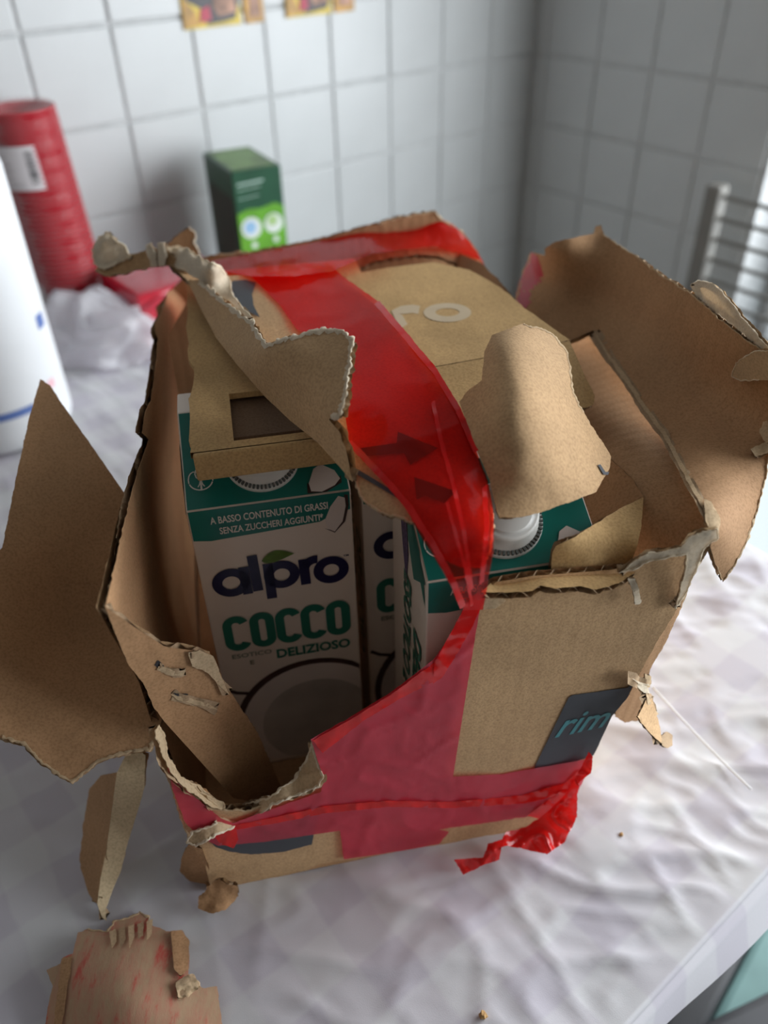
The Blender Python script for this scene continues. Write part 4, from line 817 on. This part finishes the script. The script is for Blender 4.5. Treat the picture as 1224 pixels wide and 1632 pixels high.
for o_ in ([(272, 1484), (288, 1482), (302, 1500), (300, 1545), (288, 1555), (278, 1545)],): sheet('loose_ply', [(a, b, 1) for a, b in o_], S2, bd, mats=[KRAFT_IN, KRAFT, MEDIUM], T=.0008, toward=.0022, wr=.001, wf=80, g=6)
sheet('torn_tuft', [(280, 1566, 2), (292, 1556, 2), (308, 1552, 2), (318, 1570, 2), (302, 1588, 2), (284, 1590, 2)], S2, bd, mats=[TORN, TORN, MEDIUM], T=.001, toward=.003, wr=.003, wf=120, g=5)
decal('creased_edge', [(98, 1528), (116, 1522), (108, 1570), (98, 1640), (84, 1640), (92, 1580)], S2, bd, KRAFT_IN, .0012, jag=1.5)
CR_M = plain('crumb_brown', (.45, .27, .11), .8, .3, .3, 300)
for (x, y, r, lab) in ((990, 1330, .0010, 'small brown crumb on the white cloth right of the parcel'), (770, 1618, .0017, 'brown crumb on the white cloth by the near table edge')):
    P = onz(x, y, .001); bm = bmesh.new(); bmesh.ops.create_icosphere(bm, subdivisions=2, radius=r)
    for v in bm.verts: v.co *= 1 + .5 * noise.noise(v.co * 900 + Vector((x, 0, 0)))
    tag(bm_obj('crumb', bm, CR_M, loc=P), lab, 'crumb')
P1, P2 = onz(1040, 1095, .02), onz(1197, 1258, .0015)
pts = [P1 + (P2 - P1) * (k / 16) + U * (.0035 * math.sin(math.pi * k / 16)) + np.array([0, 0, -.006 * math.sin(math.pi * k / 16)]) for k in range(17)]
v, f = tube(pts, .0006, 6); tag(mesh('white_thread', v, f, plain('thread_white', (.9, .9, .9), .5), None, True), 'thin white plastic thread trailing from the parcel over the right of the cloth', 'thread')

# ================================================================ things at the back of the table
ORG = [np.zeros(3)]
CUPM = plain('red_cup_plastic', (.52, .016, .03), .25, .5, .05, 30)
def cup_mesh():
    h = .050
    v, f = lathe([(.0005, .0008), (.0225, .0008), (.0235, 0), (.0245, .001), (.0345, h - .003), (.0362, h - .003), (.0366, h - .0015), (.0362, h), (.0350, h), (.0344, h - .001), (.0238, .002), (.0005, .0022)], 40)
    me = bpy.data.meshes.new('cup'); me.from_pydata(v, [], f); me.materials.append(CUPM); me.polygons.foreach_set('use_smooth', np.ones(len(f), bool)); return me
CM = cup_mesh(); cb = np.array([-.353, .905, .0]); lean = np.array([-.014, .012, 0]) / .22
NCUP = 34
ORD = 'first second third fourth fifth sixth seventh eighth ninth tenth eleventh twelfth thirteenth fourteenth fifteenth sixteenth seventeenth eighteenth'.split()
for k in range(NCUP):
    z = .0052 * k
    o = link('plastic_cup', CM, None, cb + lean * z + np.array([0, 0, z]))
    i = NCUP - 1 - k
    lab = ('topmost red plastic cup of the tall wrapped stack' if i == 0 else 'lowest red plastic cup of the tall wrapped stack, its body showing' if k == 0
           else 'red plastic cup, %s from the top of the tall wrapped stack' % ORD[i] if i < 18 else 'red plastic cup, %s from the bottom of the tall wrapped stack' % ORD[k])
    tag(o, lab, 'cup', 'red cups in the wrapped stack')
sl = empty('plastic_sleeve', cb); tag(sl, 'clear plastic sleeve around the stack of red cups, with a barcode sticker', 'plastic wrap')
prof = [(.0262, .0005), (.030, .02), (.0378, .046)] + [(.0380 + .0004 * math.sin(k * 2.1), .046 + .176 * k / 30) for k in range(1, 31)] + [(.0374, .2225), (.034, .2245), (.022, .2255), (.006, .2262), (.0008, .2264)]
v, f = lathe(prof, 64); v = [np.array(p) * np.array([1 + .012 * noise.noise(Vector((p[0] * 60, p[1] * 60, p[2] * 25))), 1 + .012 * noise.noise(Vector((p[1] * 60, p[0] * 60, p[2] * 25))), 1]) + lean * p[2] for p in v]
FILM = clear_film('clear_sleeve_film', (1, .97, .97), .80, .06, (.85, .7, .7), .9, 90)
mesh('sleeve_film', v, f, FILM, sl, True)
def patch(name, par, r, a0, a1, z0, z1, m, dx=0):
    V, F_ = [], []; n = 10
    for k in range(n + 1):
        a = math.radians(a0 + (a1 - a0) * k / n)
        for z in (z0, z1): V.append(np.array([r * math.cos(a), r * math.sin(a), z]) + lean * z)
    for k in range(n): F_.append((2 * k, 2 * k + 2, 2 * k + 3, 2 * k + 1))
    return mesh(name, V, F_, m, par)
lb = patch('barcode_sticker', sl, .0402, 225, 300, .150, .192, plain('sticker_white', (.72, .68, .69), .6))
rg = random.Random(2); z = .156
while z < .188:
    w_ = rg.choice([.0007, .0012, .0019]); patch('barcode_bar', lb, .0405, 283, 295, z, z + w_, INK); z += w_ + rg.choice([.0007, .0012])
for k in range(5): patch('sticker_line', lb, .0405, 228, 228 + rg.randint(25, 50), .155 + .0065 * k, .1562 + .0065 * k, plain('sticker_grey', (.45, .40, .41), .7))
# kitchen roll
kr = empty('kitchen_roll', (-.352, .655, 0)); tag(kr, 'white kitchen roll with blue and pink marks at the left edge', 'paper roll')
ROLLM = plain('roll_paper', (.74, .76, .78), .6, .3, .02, 20, .1)
v, f = lathe([(.020, .001), (.052, .0012), (.0595, .004), (.0618, .010), (.062, .02), (.062, .225), (.061, .232), (.052, .236), (.020, .236), (.020, .001)], 64); mesh('paper_body', v, f, ROLLM, kr, True)
v, f = lathe([(.0185, .0025), (.0198, .0025), (.0198, .2375), (.0185, .2375), (.0185, .0025)], 32); mesh('core', v, f, KRAFT, kr, True)
BLUE = plain('roll_blue', (.10, .17, .42), .6); PINK = plain('roll_pink', (.80, .50, .55), .6)
lean = np.zeros(3)
patch('blue_mark', kr, .0622, -66, -36, .036, .043, BLUE); patch('blue_mark', kr, .0622, -30, -22, .042, .047, BLUE); patch('pink_mark', kr, .0622, -18, -8, .046, .054, PINK); patch('pink_mark', kr, .0622, -75, -60, .06, .08, PINK); patch('blue_mark', kr, .0622, -8, 4, .098, .110, BLUE)
# red pack of napkins in shiny wrap
rpk = empty('napkin_pack', onz(222, 470, .062) * np.array([1, 1, 0]), math.radians(36)); tag(rpk, 'red glossy wrapped pack between the cup stack and the parcel', 'napkin pack')
bm = bmesh.new(); add_box(bm, (-.006, -.002, .0005), (.105, .105, .062), .006, 3)
bmesh.ops.subdivide_edges(bm, edges=bm.edges[:], cuts=3, use_grid_fill=True)
for v in bm.verts: v.co += Vector((1, 1, 1)) * .0018 * noise.noise(v.co * 45); v.co.z = max(v.co.z, .0004)
bm_obj('wrapped_body', bm, plain('red_wrap', (.50, .018, .04), .16, .6, .1, 30, .25, .6), rpk, True)
v, f = tube([(-.006, -.004, .045), (.02, -.0045, .056), (.06, -.0042, .050), (.1, -.004, .054)], .0012, 6); mesh('wrap_seam', v, f, plain('red_wrap_seam', (.55, .03, .06), .1, .7, .1, 30, 0, .6), rpk, True)
# crumpled white plastic bag
pbx = onz(166, 562, .0); tag(empty('tmp', (0, 0, 0)), None); bpy.data.objects.remove(bpy.data.objects['tmp'])
bm = bmesh.new(); bmesh.ops.create_icosphere(bm, subdivisions=5, radius=1)
for v in bm.verts:
    d = v.co.normalized(); q = d * 1.1 + Vector((4, 2, 0))
    r = 1 + .42 * noise.noise(q) + .20 * max(0, 1 - abs(noise.noise(d * 1.9 + Vector((1, 7, 2)))) * 3) + .05 * noise.noise(d * 5)
    v.co = Vector((d.x * .062 * r, d.y * .046 * r, max(d.z * .042 * r + .020, .0006)))
t = NT('white_bag_film'); t.b.inputs['Base Color'].default_value = (.88, .88, .91, 1); t.b.inputs['Roughness'].default_value = .25
tc = t.n('ShaderNodeTexCoord'); n1 = t.n('ShaderNodeTexNoise', Scale=60.0, Detail=3.0); t.l(tc.outputs['Object'], n1.inputs['Vector']); bp = t.n('ShaderNodeBump', Strength=.5, Distance=.003); t.l(n1.outputs[0], bp.inputs['Height']); t.l(bp.outputs[0], t.b.inputs['Normal'])
tr = t.n('ShaderNodeBsdfTransparent'); tl = t.n('ShaderNodeBsdfTranslucent'); tl.inputs[0].default_value = (.85, .85, .9, 1)
m1 = t.n('ShaderNodeMixShader'); m1.inputs[0].default_value = .5; t.l(t.b.outputs[0], m1.inputs[1]); t.l(tl.outputs[0], m1.inputs[2])
m2 = t.n('ShaderNodeMixShader'); m2.inputs[0].default_value = .2; t.l(m1.outputs[0], m2.inputs[1]); t.l(tr.outputs[0], m2.inputs[2]); t.l(m2.outputs[0], t.out.inputs[0])
bg_ = bm_obj('plastic_bag', bm, t.m, None, True, loc=pbx); bg_.rotation_euler = (0, 0, -.5); tag(bg_, 'crumpled white plastic bag between the kitchen roll and the red pack', 'plastic bag')
# green box
GZ = .139; g0 = onz(368, 275, GZ); g1 = onz(449, 264, GZ); gx = g1 - g0; gw = float(np.linalg.norm(gx)); ga = math.atan2(gx[1], gx[0]) + .07; gd = .104
gb = empty('green_box', (g0[0], g0[1], 0), ga); tag(gb, 'dark and light green carton box standing by the tiled wall', 'box')
DKG = plain('dark_green_card', (.012, .075, .035), .35, .5, .15, 30); LTG = plain('light_green_card', (.12, .36, .022), .4, .5, .25, 40); OLV = plain('olive_print', (.030, .038, .022), .45, .5, .3, 20); TOPG = plain('top_green_print', (.12, .24, .05), .4, .5, .6, 26)
bm = bmesh.new(); add_box(bm, (0, 0, .0006), (gw, gd, GZ), .0012, 2); bm_obj('box_body', bm, DKG, gb)
def gface(name, pts, m, par, off=.0004): return mesh(name, [(x * gw, -off, z * GZ) for x, z in pts], [tuple(range(len(pts)))], m, par)
def circ(cx, cz, r, n=28): return [(cx + r / gw * math.cos(2 * math.pi * k / n), cz + r / GZ * math.sin(2 * math.pi * k / n)) for k in range(n)]
lg = gface('light_panel', [(.02, .02), (.98, .02), (.98, .67), (.8, .71), (.5, .68), (.25, .69), (.02, .66)], LTG, gb)
WHB = plain('bubble_white', (.72, .78, .74), .5); BLB = plain('bubble_blue', (.30, .52, .75), .5)
gface('round_picture', circ(.27, .53, .0125), WHB, lg, .0007); gface('blue_spot', circ(.25, .535, .0075), BLB, lg, .0010)
gface('round_picture', circ(.74, .54, .0115), WHB, lg, .0007); gface('leaf_spot', circ(.72, .565, .0065), plain('pale_leaf', (.40, .60, .25), .5), lg, .0010)
for cx, cz in ((.30, .38), (.76, .40)): gface('small_picture', circ(cx, cz, .0035), WHB, lg, .0007)
PLT = plain('pale_lettering', (.42, .58, .50), .6)
for (x0, x1, z, h_) in ((.08, .62, .885, .016), (.08, .55, .845, .007), (.08, .5, .775, .006)):
    vv, ff_ = fit2d(text2d('nnuoonrunoor', 1, .02), x0, x1, z, z + h_) if False else poly2d([(x0, z), (x1, z + .012), (x1, z + .012 + h_), (x0, z + h_)])
    gface('print_line', list(map(tuple, vv)), PLT, gb)
tp = mesh('top_print', [(.004, .004, GZ + .0004), (gw - .004, .004, GZ + .0004), (gw - .004, gd - .004, GZ + .0004), (.004, gd - .004, GZ + .0004)], [(0, 1, 2, 3)], TOPG, gb)
mesh('side_print', [(-.0004, .008, .012), (-.0004, gd - .008, .012), (-.0004, gd - .008, GZ - .03), (-.0004, .008, GZ - .03)], [(0, 1, 2, 3)], OLV, gb)
# stickers on the tiles
YEL = plain('sticker_yellow', (.62, .45, .02), .4, .5, .2, 40); BLK = plain('sticker_black', (.03, .025, .03), .4, .5, .3, 60); ORG_ = plain('sticker_orange', (.50, .26, .03), .4, .5, .4, 70); SKIN = plain('sticker_tan', (.45, .25, .17), .5, .5, .6, 60); REDS = plain('sticker_red', (.50, .06, .10), .5)
def onwall(p, off): return np.array([p[0], -.0038 - off, p[1]])
def sticker(s0, s1, z0, z1, lab, wide):
    o = empty('picture_sticker', CORNER, RZ); tag(o, lab, 'sticker')
    def q(name, pts, m, off, par): return mesh(name, [onwall((s0 + (s1 - s0) * a, z0 + (z1 - z0) * b), off) for a, b in pts], [tuple(range(len(pts)))], m, par)
    bm = bmesh.new(); add_box(bm, (s0, -.0042, z0), (s1, -.0030, z1)); b = bm_obj('sticker_sheet', bm, YEL if wide else ORG_, o)
    if wide:
        q('dark_shape', [(0, .56), (.3, .50), (.5, .62), (.55, 1), (.95, 1), (.99, .36), (.9, .10), (.4, .04), (.32, .30), (.1, .42)], BLK, .0008, b); q('tan_shape', [(.52, .35), (.62, .75), (.78, .95), (.9, .60), (.92, .2), (.6, .16)], SKIN, .0012, b)
        q('red_shape', [(.28, .08), (.48, .12), (.46, .34), (.30, .28)], REDS, .0014, b); q('orange_shape', [(.0, .02), (.28, .05), (.22, .26), (.02, .5)], ORG_, .0010, b)
    else:
        q('dark_shape', [(.45, .55), (.6, .55), (.62, .8), (.42, .8)], BLK, .0008, b); q('tan_shape', [(.2, .1), (.85, .1), (.8, .42), (.3, .5)], SKIN, .0009, b)
sticker(-.6100, -.5325, .2635, .330, 'left of two wide yellow and black picture stickers on the tiles', True)
sticker(-.5262, -.5000, .2630, .330, 'narrow yellow picture sticker beside the left wide sticker', False)
sticker(-.4665, -.3970, .2640, .330, 'right of two wide yellow and black picture stickers on the tiles', True)
sticker(-.3920, -.3600, .2640, .330, 'narrow yellow picture sticker beside the right wide sticker', False)

# turn the finished place so that the room's walls run along the axes
RT_ = Matrix.Rotation(-RZ, 4, 'Z')
for o in list(SC.objects):
    if o.parent is None: o.matrix_basis = RT_ @ o.matrix_basis
